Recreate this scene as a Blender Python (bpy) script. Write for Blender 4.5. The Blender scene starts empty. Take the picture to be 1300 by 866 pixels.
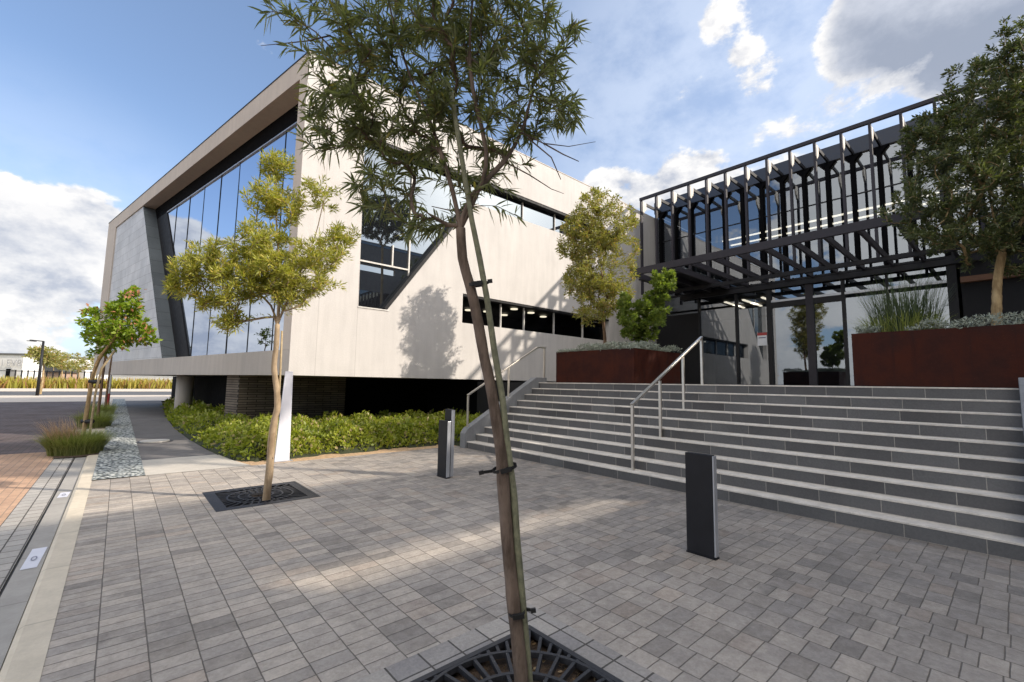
import bpy, math, random
import numpy as np
from mathutils import Vector, Matrix

# ------------------------------------------------------------------ camera, world, sun, exposure
scene = bpy.context.scene
COL = scene.collection
F_PX, YAW, PITCH, ROLL, EYE = 563.2, math.radians(41.374), math.radians(5.517), math.radians(.959), 1.595
fwd = Vector((math.sin(YAW)*math.cos(PITCH), math.cos(YAW)*math.cos(PITCH), math.sin(PITCH)))
rgt = Vector((math.cos(YAW), -math.sin(YAW), 0)); upv = rgt.cross(fwd)
c_, s_ = math.cos(ROLL), math.sin(ROLL)
rgt, upv = c_*rgt + s_*upv, -s_*rgt + c_*upv
cam = bpy.data.cameras.new('camera')
cam.sensor_width = 36; cam.lens = 36*F_PX/1300; cam.clip_end = 3000; cam.clip_start = .05
camo = bpy.data.objects.new('camera', cam); COL.objects.link(camo)
M = Matrix((rgt, upv, -fwd)).transposed().to_4x4(); M.translation = (0, 0, EYE)
camo.matrix_world = M
scene.camera = camo
SUN_EL = math.radians(29.5)
sun_h = Vector((.62, -.785, 0)).normalized()
SUND = sun_h*math.cos(SUN_EL) + Vector((0, 0, math.sin(SUN_EL)))       # towards the sun
sun = bpy.data.lights.new('sun', 'SUN'); sun.energy = 3.6; sun.angle = math.radians(.6); sun.color = (1, .90, .77)
suno = bpy.data.objects.new('sun', sun); COL.objects.link(suno)
suno.rotation_euler = SUND.to_track_quat('Z', 'Y').to_euler(); suno.location = (20, -20, 30)
scene.view_settings.view_transform = 'Standard'; scene.view_settings.look = 'None'
scene.view_settings.exposure = 0.62; scene.view_settings.gamma = 1; scene.view_settings.use_curve_mapping = False
scene.cycles.max_bounces = 8; scene.cycles.transparent_max_bounces = 12
scene.cycles.caustics_reflective = False; scene.cycles.caustics_refractive = False

def ray(x, y):
    return fwd + rgt*((x-650)/F_PX) - upv*((y-433)/F_PX)
O = Vector((0, 0, EYE))
def on_z(x, y, z=0): d = ray(x, y); return O + d*((z-EYE)/d.z)
def on_y(x, y, Y): d = ray(x, y); return O + d*(Y/d.y)
def on_x(x, y, X): d = ray(x, y); return O + d*(X/d.x)
def on_d(x, y, depth): return O + ray(x, y)*depth

# ---- node helpers
def N(nt, typ, **kw):
    n = nt.nodes.new(typ)
    for k, v in kw.items():
        if k == 'inp':
            for kk, vv in v.items(): n.inputs[kk].default_value = vv
        else: setattr(n, k, v)
    return n
def L(nt, a, b): nt.links.new(a, b)
def math_(nt, op, a, b=None, clamp=False):
    n = N(nt, 'ShaderNodeMath', operation=op); n.use_clamp = clamp
    for i, v in enumerate((a, b)):
        if v is None: continue
        if isinstance(v, (int, float)): n.inputs[i].default_value = v
        else: L(nt, v, n.inputs[i])
    return n.outputs[0]
def smooth(nt, v, lo, hi, a=0., b=1.):
    n = N(nt, 'ShaderNodeMapRange', interpolation_type='SMOOTHSTEP', inp={1: lo, 2: hi, 3: a, 4: b}); L(nt, v, n.inputs[0]); return n.outputs[0]
def mixc(nt, f, a, b, blend='MIX'):
    n = N(nt, 'ShaderNodeMix', data_type='RGBA', blend_type=blend)
    for i, v in ((0, f), (6, a), (7, b)):
        if isinstance(v, (int, float)): n.inputs[i].default_value = v
        elif isinstance(v, tuple): n.inputs[i].default_value = v if len(v) == 4 else (*v, 1)
        else: L(nt, v, n.inputs[i])
    return n.outputs[2]

# ---- sky
world = bpy.data.worlds.new('World'); scene.world = world; world.use_nodes = True
nt = world.node_tree; nt.nodes.clear()
sky = N(nt, 'ShaderNodeTexSky', sky_type='NISHITA'); sky.sun_disc = False
sky.sun_elevation = SUN_EL; sky.sun_rotation = math.atan2(SUND.x, SUND.y)
sky.air_density = 1.0; sky.dust_density = 1.6; sky.ozone_density = 1.2
tc = N(nt, 'ShaderNodeTexCoord')
DIR = tc.outputs['Generated']
def noise(vec, scale, detail=8, rough=.55, off=(0, 0, 0), sc=(1, 1, 1.6)):
    m = N(nt, 'ShaderNodeMapping'); m.inputs[1].default_value = off; m.inputs[3].default_value = sc
    L(nt, vec, m.inputs[0])
    n = N(nt, 'ShaderNodeTexNoise', inp={'Scale': scale, 'Detail': detail, 'Roughness': rough}); L(nt, m.outputs[0], n.inputs['Vector'])
    return n.outputs[0]
def blob(d, r, amp=1.):
    d = Vector(d).normalized()
    n = N(nt, 'ShaderNodeVectorMath', operation='DOT_PRODUCT'); L(nt, DIR, n.inputs[0]); n.inputs[1].default_value = d
    return smooth(nt, n.outputs['Value'], math.cos(r), 1.0, 0, amp)
def add_all(lst):
    a = lst[0]
    for b in lst[1:]: a = math_(nt, 'ADD', a, b)
    return a
sep = N(nt, 'ShaderNodeSeparateXYZ'); L(nt, DIR, sep.inputs[0])
low = smooth(nt, sep.outputs[2], .0, .30, 1, 0)                                   # more cloud towards the horizon
fld = add_all([blob((-.13, .975, .13), .17, .34), blob((-.04, .965, .24), .09, .30), blob((-.11, .96, .24), .10, .30), blob((-.3, .93, .20), .22, .40), blob((-.58, .80, .10), .34, .36), blob((-.50, .84, .16), .16, .2),
               blob((.739, .526, .39), .09, .42), blob((.82, .41, .38), .12, .46), blob((.76, .368, .53), .065, .30),
               blob((.797, .27, .546), .07, .30), blob((.86, .24, .42), .12, .22), blob((.735, .282, .615), .075, .30),
               blob((.88, .05, .54), .18, .34), blob((.84, -.12, .60), .30, .32), blob((.84, .14, .58), .08, .25), blob((.15, .80, .58), .05, .14),
               math_(nt, 'MULTIPLY', low, .13), blob((-.95, .1, .12), .5, .26), blob((-.9, .12, .42), .26, .28), blob((-.9, -.3, .35), .4, .30),
               blob((-.25, -.45, .85), .75, .60), blob((-.3, -.9, .3), .6, .35)])
n1 = noise(DIR, 7.5, 13, .60)
n2 = noise(DIR, 7.5, 13, .60, off=tuple(SUND*.03))
dens = math_(nt, 'ADD', n1, fld)
cov = smooth(nt, dens, .735, .835)
lit = math_(nt, 'ADD', math_(nt, 'MULTIPLY', math_(nt, 'SUBTRACT', n1, n2), 4.5), .66, True)
core = smooth(nt, dens, .88, 1.2, 1.0, .74)
dark = add_all([blob((.88, .06, .53), .24, 1.), blob((.88, -.2, .45), .35, .7)])
dark = math_(nt, 'MULTIPLY', dark, smooth(nt, dens, .80, .98), True)
lit = math_(nt, 'MULTIPLY', lit, core)
ccol = mixc(nt, lit, (2.9, 3.1, 3.6), (5.9, 5.75, 5.55))
n3 = smooth(nt, noise(DIR, 4.2, 9, .62, off=(3, 1, 2)), .34, .66)
ccol = mixc(nt, dark, ccol, mixc(nt, n3, (1.9, 2.15, 2.7), (3.7, 3.9, 4.4)))
hi = add_all([blob((-.25, -.45, .85), .85, 1.), blob((-.95, -.1, .30), .6, .8)])   # overbright cloud outside the view, added as fill light
ccol = mixc(nt, hi, ccol, (12., 11.4, 10.6), 'MIX')
haze = smooth(nt, sep.outputs[2], -.02, .5, .40, .10)                              # thin veil of high haze
hz2 = math_(nt, 'MULTIPLY', smooth(nt, n1, .30, .62, .35, 1.), add_all([blob((.86, .25, .45), .62, .62), blob((-.15, .97, .1), .4, .35)]), True)
base = mixc(nt, haze, mixc(nt, 1., sky.outputs[0], (.92, 1.0, 1.12), 'MULTIPLY'), (4.4, 5.6, 7.4))
base = mixc(nt, hz2, base, (4.5, 5.0, 5.9))
col = mixc(nt, math_(nt, 'MULTIPLY', cov, .95), base, ccol)
bg = N(nt, 'ShaderNodeBackground', inp={'Strength': .125}); L(nt, col, bg.inputs[0])
wo = N(nt, 'ShaderNodeOutputWorld'); L(nt, bg.outputs[0], wo.inputs[0])

# ------------------------------------------------------------------ materials
MATS = {}
def newmat(name):
    m = bpy.data.materials.new(name); m.use_nodes = True
    nt = m.node_tree; nt.nodes.clear()
    out = N(nt, 'ShaderNodeOutputMaterial'); MATS[name] = m
    return m, nt, out
def coords(nt, sc=(1, 1, 1), rot=(0, 0, 0), loc=(0, 0, 0)):
    g = N(nt, 'ShaderNodeNewGeometry'); mp = N(nt, 'ShaderNodeMapping')
    mp.inputs[1].default_value = loc; mp.inputs[2].default_value = rot; mp.inputs[3].default_value = sc
    L(nt, g.outputs['Position'], mp.inputs[0]); return mp.outputs[0]
def nz(nt, vec, scale, detail=6, rough=.6):
    n = N(nt, 'ShaderNodeTexNoise', inp={'Scale': scale, 'Detail': detail, 'Roughness': rough}); L(nt, vec, n.inputs['Vector']); return n.outputs[0]
def plain(name, colr, rough=.6, metal=0., var=.12, scale=6., bump=.0, bscale=60., spec=.5):
    m, nt, out = newmat(name); p = N(nt, 'ShaderNodeBsdfPrincipled', inp={'Roughness': rough, 'Metallic': metal, 'Specular IOR Level': spec})
    v = coords(nt); f = nz(nt, v, scale); g = smooth(nt, f, .3, .7)
    lo = tuple(c*(1-var) for c in colr); hi = tuple(min(1, c*(1+var)) for c in colr)
    L(nt, mixc(nt, g, lo, hi), p.inputs['Base Color'])
    L(nt, smooth(nt, f, .2, .8, rough*.85, min(1, rough*1.15)), p.inputs['Roughness'])
    if bump:
        b = N(nt, 'ShaderNodeBump', inp={'Strength': bump, 'Distance': .02}); L(nt, nz(nt, v, bscale, 4), b.inputs['Height']); L(nt, b.outputs[0], p.inputs['Normal'])
    L(nt, p.outputs[0], out.inputs[0]); return m
def brick(name, c1, c2, mortar, w, h, msize=.006, rot=(0, 0, 0), offset=.5, freq=2, plane='xy', rough=.8, stain=.25, bump=.4, fine=45., loc=(0, 0, 0), smoothm=.1, wear=None, spec=.4):
    """block pattern in world metres; plane says which world axes run along / across the courses"""
    m, nt, out = newmat(name); p = N(nt, 'ShaderNodeBsdfPrincipled', inp={'Roughness': rough, 'Specular IOR Level': spec})
    g = N(nt, 'ShaderNodeNewGeometry'); s = N(nt, 'ShaderNodeSeparateXYZ'); L(nt, g.outputs['Position'], s.inputs[0])
    ax = {'x': 0, 'y': 1, 'z': 2}; cb = N(nt, 'ShaderNodeCombineXYZ')
    a = math_(nt, 'ADD', s.outputs[ax[plane[0]]], loc[0]); b_ = math_(nt, 'ADD', s.outputs[ax[plane[1]]], loc[1])
    wob = nz(nt, g.outputs['Position'], 3.5, 2)
    a = math_(nt, 'ADD', a, math_(nt, 'MULTIPLY', wob, msize*.8)); L(nt, a, cb.inputs[0]); L(nt, math_(nt, 'ADD', b_, math_(nt, 'MULTIPLY', wob, -msize*.8)), cb.inputs[1])
    t = N(nt, 'ShaderNodeTexBrick', offset=offset, offset_frequency=freq, squash=1., squash_frequency=2)
    for k, v in {'Scale': 1., 'Mortar Size': msize, 'Mortar Smooth': smoothm, 'Bias': 0., 'Brick Width': w, 'Row Height': h, 'Color1': (*c1, 1), 'Color2': (*c2, 1), 'Mortar': (*mortar, 1)}.items(): t.inputs[k].default_value = v
    L(nt, cb.outputs[0], t.inputs['Vector'])
    pos = g.outputs['Position']
    st = smooth(nt, nz(nt, pos, .9, 8, .65), .3, .72); sm = smooth(nt, nz(nt, pos, fine, 5, .7), .25, .75)
    k = math_(nt, 'ADD', math_(nt, 'MULTIPLY', st, stain), math_(nt, 'MULTIPLY', sm, stain*.9))
    k = math_(nt, 'SUBTRACT', 1.0 + stain*.75, k)
    c = mixc(nt, 1.0, t.outputs[0], k, 'MULTIPLY')
    if wear:
        wv = smooth(nt, nz(nt, pos, 2.3, 6, .7), .5, .68); c = mixc(nt, math_(nt, 'MULTIPLY', wv, .45), c, wear)
    L(nt, c, p.inputs['Base Color'])
    hgt = math_(nt, 'ADD', math_(nt, 'MULTIPLY', t.outputs[1], -1.), math_(nt, 'MULTIPLY', sm, .25))
    b = N(nt, 'ShaderNodeBump', inp={'Strength': bump, 'Distance': .012}); L(nt, hgt, b.inputs['Height']); L(nt, b.outputs[0], p.inputs['Normal'])
    L(nt, smooth(nt, st, 0, 1, rough*.9, min(1., rough*1.08)), p.inputs['Roughness'])
    L(nt, p.outputs[0], out.inputs[0]); return m
def concrete(name, colr, joints=(), streak=.10, rough=.8, axis='x', jw=.008):
    m, nt, out = newmat(name); p = N(nt, 'ShaderNodeBsdfPrincipled', inp={'Roughness': rough, 'Specular IOR Level': .3})
    g = N(nt, 'ShaderNodeNewGeometry'); pos = g.outputs['Position']
    a = smooth(nt, nz(nt, pos, .55, 8, .62), .3, .7); b2 = smooth(nt, nz(nt, coords(nt, (5, 5, .5)), 1.0, 6, .6), .35, .7)
    sp = smooth(nt, nz(nt, pos, 28., 5, .7), .3, .7)
    k = math_(nt, 'ADD', math_(nt, 'ADD', math_(nt, 'MULTIPLY', a, streak), math_(nt, 'MULTIPLY', b2, streak*.8)), math_(nt, 'MULTIPLY', sp, streak*.6))
    k = math_(nt, 'SUBTRACT', 1 + streak*1.1, k)
    c = mixc(nt, 1., colr, k, 'MULTIPLY')
    if joints:
        s = N(nt, 'ShaderNodeSeparateXYZ'); L(nt, pos, s.inputs[0])
        for ax, j in joints:
            d = math_(nt, 'ABSOLUTE', math_(nt, 'SUBTRACT', s.outputs['xyz'.index(ax)], j)); f = smooth(nt, d, jw*.5, jw*1.3, .45, 0)
            c = mixc(nt, f, c, (colr[0]*.45, colr[1]*.44, colr[2]*.43))
    L(nt, c, p.inputs['Base Color'])
    b = N(nt, 'ShaderNodeBump', inp={'Strength': .15, 'Distance': .01}); L(nt, sp, b.inputs['Height']); L(nt, b.outputs[0], p.inputs['Normal'])
    L(nt, p.outputs[0], out.inputs[0]); return m
def glass(name, tint=(.02, .03, .045), ior=2.4, clear=0., refl=(.9, .95, 1.)):
    """coated facade glass: mirror reflection by angle over a dark tinted body, part see-through"""
    m, nt, out = newmat(name)
    fr = N(nt, 'ShaderNodeFresnel', inp={'IOR': ior}); gl = N(nt, 'ShaderNodeBsdfGlossy', inp={'Roughness': .0, 'Color': (*refl, 1)})
    geo = N(nt, 'ShaderNodeNewGeometry')
    bp = N(nt, 'ShaderNodeBump', inp={'Strength': .02, 'Distance': .02}); L(nt, nz(nt, geo.outputs['Position'], .9, 2, .4), bp.inputs['Height']); L(nt, bp.outputs[0], gl.inputs['Normal'])
    df = N(nt, 'ShaderNodeBsdfDiffuse', inp={'Color': (*tint, 1)})
    body = df.outputs[0]
    if clear > 0:
        tr = N(nt, 'ShaderNodeBsdfTransparent', inp={'Color': (.62, .66, .68, 1)}); mx = N(nt, 'ShaderNodeMixShader', inp={0: clear})
        L(nt, df.outputs[0], mx.inputs[1]); L(nt, tr.outputs[0], mx.inputs[2]); body = mx.outputs[0]
    mx = N(nt, 'ShaderNodeMixShader'); L(nt, fr.outputs[0], mx.inputs[0]); L(nt, body, mx.inputs[1]); L(nt, gl.outputs[0], mx.inputs[2])
    L(nt, mx.outputs[0], out.inputs[0]); return m
def leafmat(name, c1, c2, c3=None, trans=.35, rough=.5, tcol=None, f3=.12, patch=None):
    m, nt, out = newmat(name)
    g = N(nt, 'ShaderNodeNewGeometry'); r = g.outputs['Random Per Island']
    c = mixc(nt, r, c1, c2)
    if c3:
        n = N(nt, 'ShaderNodeTexWhiteNoise', noise_dimensions='1D'); L(nt, r, n.inputs['W'])
        c = mixc(nt, smooth(nt, n.outputs[0], 1-f3-.02, 1-f3+.02), c, c3)
    if patch: c = mixc(nt, math_(nt, 'MULTIPLY', smooth(nt, nz(nt, g.outputs['Position'], 2.2, 4, .6), .46, .66), .75), c, patch)
    p = N(nt, 'ShaderNodeBsdfPrincipled', inp={'Roughness': rough, 'Specular IOR Level': .45}); L(nt, c, p.inputs['Base Color'])
    t = N(nt, 'ShaderNodeBsdfTranslucent'); L(nt, mixc(nt, 1., c, tcol or (1.5, 1.6, .6), 'MULTIPLY'), t.inputs[0])
    mx = N(nt, 'ShaderNodeMixShader', inp={0: trans}); L(nt, p.outputs[0], mx.inputs[1]); L(nt, t.outputs[0], mx.inputs[2]); L(nt, mx.outputs[0], out.inputs[0]); return m
def bark(name, c1, c2, scale=18., stretch=.25, bump=.6):
    m, nt, out = newmat(name); p = N(nt, 'ShaderNodeBsdfPrincipled', inp={'Roughness': .85, 'Specular IOR Level': .2})
    v = coords(nt, (1, 1, stretch)); f = nz(nt, v, scale, 8, .7); g2 = nz(nt, coords(nt), scale*.25, 4)
    c = mixc(nt, smooth(nt, f, .32, .68), c1, c2); c = mixc(nt, math_(nt, 'MULTIPLY', smooth(nt, g2, .45, .7), .4), c, tuple(min(1, x*1.5) for x in c2))
    L(nt, c, p.inputs['Base Color']); b = N(nt, 'ShaderNodeBump', inp={'Strength': bump, 'Distance': .01}); L(nt, f, b.inputs['Height']); L(nt, b.outputs[0], p.inputs['Normal'])
    L(nt, p.outputs[0], out.inputs[0]); return m
def emit(name, colr, st):
    m, nt, out = newmat(name); e = N(nt, 'ShaderNodeEmission', inp={'Color': (*colr, 1), 'Strength': st}); L(nt, e.outputs[0], out.inputs[0]); return m

def paver_mat(name, W, lens, c1, c2, mortar, wear):
    """columns of pavers running along Y, every column laid in its own block length"""
    m, nt, out = newmat(name); p = N(nt, 'ShaderNodeBsdfPrincipled', inp={'Roughness': .8, 'Specular IOR Level': .35})
    g = N(nt, 'ShaderNodeNewGeometry'); pos = g.outputs['Position']; s = N(nt, 'ShaderNodeSeparateXYZ'); L(nt, pos, s.inputs[0])
    wob = math_(nt, 'MULTIPLY', math_(nt, 'SUBTRACT', nz(nt, pos, 5., 3), .5), .008)
    cx = math_(nt, 'DIVIDE', math_(nt, 'ADD', math_(nt, 'ADD', s.outputs[0], .20), wob), W); ic = math_(nt, 'FLOOR', cx)
    w1 = N(nt, 'ShaderNodeTexWhiteNoise', noise_dimensions='1D'); L(nt, ic, w1.inputs['W']); rnd = w1.outputs[0]
    # blocks get squarer towards the stairs, column by column
    xc = math_(nt, 'MULTIPLY', ic, W)
    t = math_(nt, 'ADD', math_(nt, 'MULTIPLY', smooth(nt, xc, .6, 3.2), .55), math_(nt, 'MULTIPLY', rnd, .5))
    t = math_(nt, 'MINIMUM', math_(nt, 'FLOOR', math_(nt, 'MULTIPLY', t, 3.2)), 3.)
    ln = math_(nt, 'ADD', math_(nt, 'MULTIPLY', t, (lens[1]-lens[0])/3.), lens[0])
    v = math_(nt, 'ADD', math_(nt, 'DIVIDE', math_(nt, 'ADD', s.outputs[1], wob), ln), math_(nt, 'MULTIPLY', rnd, math_(nt, 'ADD', .12, math_(nt, 'MULTIPLY', math_(nt, 'LESS_THAN', xc, 2.6), 7.2)))); iv = math_(nt, 'FLOOR', v)
    cb = N(nt, 'ShaderNodeCombineXYZ'); L(nt, ic, cb.inputs[0]); L(nt, iv, cb.inputs[1]); w2 = N(nt, 'ShaderNodeTexWhiteNoise', noise_dimensions='2D'); L(nt, cb.outputs[0], w2.inputs['Vector'])
    def edge(q, size):
        f = math_(nt, 'FRACT', q); return math_(nt, 'MULTIPLY', math_(nt, 'MINIMUM', f, math_(nt, 'SUBTRACT', 1., f)), size)
    e = math_(nt, 'MINIMUM', edge(cx, W), math_(nt, 'MULTIPLY', edge(v, 1.), ln)); joint = smooth(nt, e, .0016, .0045, .85, 0)
    blot = smooth(nt, nz(nt, pos, .8, 8, .65), .30, .70); fine = smooth(nt, nz(nt, pos, 40., 6, .75), .25, .75); mid = smooth(nt, nz(nt, pos, 9., 6, .7), .3, .7)
    c = mixc(nt, w2.outputs[0], c1, c2)
    sc = N(nt, 'ShaderNodeSeparateColor'); L(nt, w2.outputs['Color'], sc.inputs[0])
    c = mixc(nt, math_(nt, 'MULTIPLY', smooth(nt, sc.outputs[1], .80, .92), .55), c, tuple(x*.62 for x in c2)); c = mixc(nt, math_(nt, 'MULTIPLY', smooth(nt, sc.outputs[2], .86, .96), .35), c, (c1[0]*1.05, c1[1]*.93, c1[2]*.84))
    c = mixc(nt, math_(nt, 'MULTIPLY', smooth(nt, nz(nt, pos, 2.1, 7, .72), .50, .70), .5), c, wear)
    k = math_(nt, 'SUBTRACT', 1.30, add3(nt, math_(nt, 'MULTIPLY', blot, .22), math_(nt, 'MULTIPLY', fine, .24), math_(nt, 'MULTIPLY', mid, .22)))
    c = mixc(nt, smooth(nt, s.outputs[0], 1.5, 5.5), c, mixc(nt, 1., c, (.62, .635, .66), 'MULTIPLY'))   # greyer towards the steps, the dimmer light there put into the colour
    c = mixc(nt, 1., c, k, 'MULTIPLY'); c = mixc(nt, joint, c, mortar); L(nt, c, p.inputs['Base Color'])
    h = math_(nt, 'ADD', math_(nt, 'MULTIPLY', joint, -1.), add3(nt, math_(nt, 'MULTIPLY', fine, .25), math_(nt, 'MULTIPLY', mid, .25), math_(nt, 'MULTIPLY', sc.outputs[0], .35)))
    b = N(nt, 'ShaderNodeBump', inp={'Strength': .7, 'Distance': .010}); L(nt, h, b.inputs['Height']); L(nt, b.outputs[0], p.inputs['Normal'])
    L(nt, smooth(nt, mid, 0, 1, .62, .9), p.inputs['Roughness']); L(nt, p.outputs[0], out.inputs[0]); return m
def add3(nt, a, b, c): return math_(nt, 'ADD', math_(nt, 'ADD', a, b), c)
paver_mat('pavers', .226, (.105, .165), (.49, .43, .365), (.355, .32, .285), (.11, .097, .083), (.57, .505, .43))
brick('border_pavers', (.46, .42, .37), (.31, .29, .275), (.10, .09, .08), .21, .21, .006, plane='xy', offset=0., loc=(.02, .03), stain=.3, bump=.7)
brick('gutter_pavers', (.46, .43, .39), (.36, .34, .31), (.08, .07, .06), .19, .14, .006, plane='yx', stain=.25, bump=.5)
brick('orange_pavers', (.58, .37, .24), (.47, .30, .20), (.30, .22, .16), .2, .1, .005, plane='yx', stain=.25, bump=.4)
brick('road_brick', (.135, .10, .092), (.10, .078, .072), (.06, .05, .048), .22, .11, .006, plane='yx', stain=.3, bump=.4)
brick('riser_tile', (.125, .124, .125), (.070, .068, .069), (.30, .28, .25), .62, .165, .004, plane='yz', offset=.37, freq=3, stain=.28, bump=.15, rough=.55, loc=(.1, 0))
brick('facade_tile', (.60, .61, .625), (.52, .535, .555), (.27, .27, .28), .9, .42, .007, plane='yz', stain=.2, bump=.15, rough=.5, loc=(0, .1))
brick('return_tile', (.17, .195, .21), (.13, .15, .165), (.07, .075, .08), 5., .62, .008, plane='yz', stain=.25, bump=.15, rough=.5)
brick('stacked_stone', (.22, .18, .14), (.13, .105, .085), (.03, .025, .02), .5, .075, .010, plane='xz', stain=.35, bump=1., rough=.9)
concrete('white_plaster', (.52, .496, .476), joints=(('x', 4.835), ('x', 3.79)), streak=.11)
concrete('frame_concrete', (.56, .495, .43), streak=.10)
concrete('slab_concrete', (.50, .455, .405), streak=.12)
concrete('tread_stone', (.60, .555, .495), streak=.26)
concrete('landing_stone', (.45, .43, .39), streak=.14)
concrete('kerb_concrete', (.60, .53, .42), joints=[('y', 2.05+1.12*i) for i in range(11)], streak=.14, jw=.009)
concrete('gutter_concrete', (.36, .34, .31), joints=[('y', 2.6+1.12*i) for i in range(11)], streak=.14)
concrete('path_concrete', (.52, .48, .42), joints=[('y', 9.3+2.2*i) for i in range(14)], streak=.14, jw=.012)
concrete('shade_path', (.17, .16, .155), joints=[('y', 11.9+1.2*i) for i in range(24)], streak=.25, jw=.014)  # path concrete darkened, the deep shade put into its colour
concrete('far_pavement', (.60, .52, .43), streak=.1)
concrete('cheek_stone', (.20, .205, .215), streak=.2, rough=.6)
plain('asphalt', (.10, .10, .102), .9, bump=.3)
plain('soil', (.10, .066, .042), .95, var=.4, scale=20, bump=.8, bscale=50)
plain('sandy_soil', (.46, .31, .18), .95, var=.3, scale=14, bump=.8, bscale=50)
plain('dry_ground', (.20, .17, .09), .95, var=.3, scale=.5, bump=.3)
plain('black_steel', (.012, .012, .015), .5, var=.15, bump=.03, spec=.3)
plain('fin_steel', (.034, .031, .039), .55, var=.12, spec=.3)
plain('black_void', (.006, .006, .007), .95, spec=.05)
plain('dark_cladding', (.016, .016, .018), .6, spec=.2)
plain('navy_fascia', (.022, .030, .050), .35, var=.1)
plain('pale_bracket', (.62, .58, .52), .6)
plain('brushed_steel', (.62, .585, .53), .34, metal=.85, var=.06, scale=30)
plain('silver_alu', (.50, .52, .56), .35, metal=.6, var=.06)
plain('white_paint', (.72, .72, .78), .45, var=.05)
plain('white_line_frame', (.55, .53, .50), .5)
m, nt, out = newmat('corten'); p = N(nt, 'ShaderNodeBsdfPrincipled', inp={'Specular IOR Level': .12})
pos = coords(nt); st = nz(nt, coords(nt, (6, 6, .35)), 1.3, 8, .65); bl_ = nz(nt, pos, 2.2, 9, .7); sp_ = nz(nt, pos, 55., 4, .7)
c = mixc(nt, smooth(nt, bl_, .32, .68), (.027, .0060, .0042), (.058, .015, .0085)); c = mixc(nt, math_(nt, 'MULTIPLY', smooth(nt, st, .52, .72), .75), c, (.022, .008, .007))
c = mixc(nt, math_(nt, 'MULTIPLY', smooth(nt, sp_, .60, .72), .5), c, (.14, .055, .028)); L(nt, c, p.inputs['Base Color']); L(nt, smooth(nt, bl_, .3, .7, .38, .75), p.inputs['Roughness'])
b = N(nt, 'ShaderNodeBump', inp={'Strength': .15, 'Distance': .01}); L(nt, sp_, b.inputs['Height']); L(nt, b.outputs[0], p.inputs['Normal']); L(nt, p.outputs[0], out.inputs[0])
plain('cast_iron', (.028, .029, .034), .5, var=.3, scale=40, bump=.2, bscale=120)
plain('rubber', (.012, .012, .012), .55)
plain('stake_wood', (.205, .205, .13), .8, var=.25, scale=25, bump=.3, bscale=70)
plain('pale_stake', (.42, .33, .20), .8, var=.2, scale=20, bump=.2)
plain('interior_dark', (.04, .038, .036), .8)
plain('interior_floor', (.035, .033, .031), .4)
plain('interior_wall', (.03, .028, .027), .8)
plain('ceiling_grey', (.035, .035, .037), .8)
plain('far_white', (.70, .69, .67), .7, var=.05, scale=.3)
plain('far_roof', (.12, .12, .12), .7)
plain('far_grey', (.34, .33, .32), .8)
plain('far_tan', (.36, .25, .19), .8)
plain('letter_grey', (.42, .42, .43), .7)
plain('red_paint', (.42, .05, .05), .5)
plain('paper_white', (.80, .82, .86), .6, var=.03)
plain('plate_white', (.66, .66, .72), .4, var=.06)
plain('plate_mark', (.22, .23, .30), .5)
plain('timber_ledge', (.16, .075, .04), .6)
plain('office_wall', (.30, .27, .24), .8)
plain('cover_metal', (.62, .60, .57), .35, metal=.7)
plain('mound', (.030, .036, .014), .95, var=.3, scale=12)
glass('facade_glass', (.010, .015, .028), 1.9, 0, (.54, .59, .68))
glass('curtain_glass', (.008, .010, .014), 2.7, .5, (.82, .90, 1.))
glass('window_glass', (.010, .011, .014), 2.9, 0, (.86, .95, 1.))
glass('ribbon_glass', (.004, .004, .005), 1.18, .75)
emit('strip_light', (1., .87, .68), 2.2)
emit('disc_light', (1., .85, .62), 1.5)
# stone chips
m, nt, out = newmat('stone_chips'); p = N(nt, 'ShaderNodeBsdfPrincipled', inp={'Roughness': .85})
v = N(nt, 'ShaderNodeTexVoronoi', inp={'Scale': 19.}); g = N(nt, 'ShaderNodeNewGeometry'); L(nt, g.outputs['Position'], v.inputs['Vector'])
sp = N(nt, 'ShaderNodeSeparateColor'); L(nt, v.outputs['Color'], sp.inputs[0])
c = mixc(nt, sp.outputs[0], (.32, .35, .34), (.74, .75, .70)); c = mixc(nt, smooth(nt, v.outputs['Distance'], .35, .7), c, (.07, .08, .08)); L(nt, c, p.inputs[0])
b = N(nt, 'ShaderNodeBump', inp={'Strength': 1., 'Distance': .03}); b.invert = True; L(nt, v.outputs['Distance'], b.inputs['Height']); L(nt, b.outputs[0], p.inputs['Normal']); L(nt, p.outputs[0], out.inputs[0])
leafmat('leaf_willow', (.115, .135, .068), (.25, .265, .145), (.30, .25, .08), trans=.42, rough=.38, f3=.05)
leafmat('leaf_olive', (.26, .28, .05), (.48, .45, .13), (.55, .44, .12), trans=.42, rough=.5)
leafmat('leaf_lime', (.15, .24, .02), (.30, .38, .045), (.36, .14, .07), trans=.42, f3=.015)
leafmat('leaf_pink', (.40, .15, .09), (.50, .26, .15), trans=.4)
leafmat('leaf_planter', (.20, .21, .055), (.37, .34, .11), (.40, .27, .11), trans=.38)
leafmat('leaf_green', (.11, .17, .03), (.24, .29, .06), trans=.35)
leafmat('leaf_dark', (.055, .075, .03), (.12, .14, .055), (.18, .20, .085), trans=.25, rough=.5)
leafmat('leaf_shrub', (.19, .23, .022), (.37, .39, .06), (.46, .36, .20), trans=.38, rough=.42, f3=.10, patch=(.14, .19, .025))
leafmat('leaf_silver', (.25, .28, .23), (.38, .41, .34), trans=.12, rough=.8, tcol=(.9, 1., .8))
leafmat('grass_blade', (.17, .21, .065), (.32, .33, .13), trans=.35)
leafmat('grass_seed', (.46, .33, .21), (.60, .46, .31), trans=.4, tcol=(1.2, 1., .8))
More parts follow.
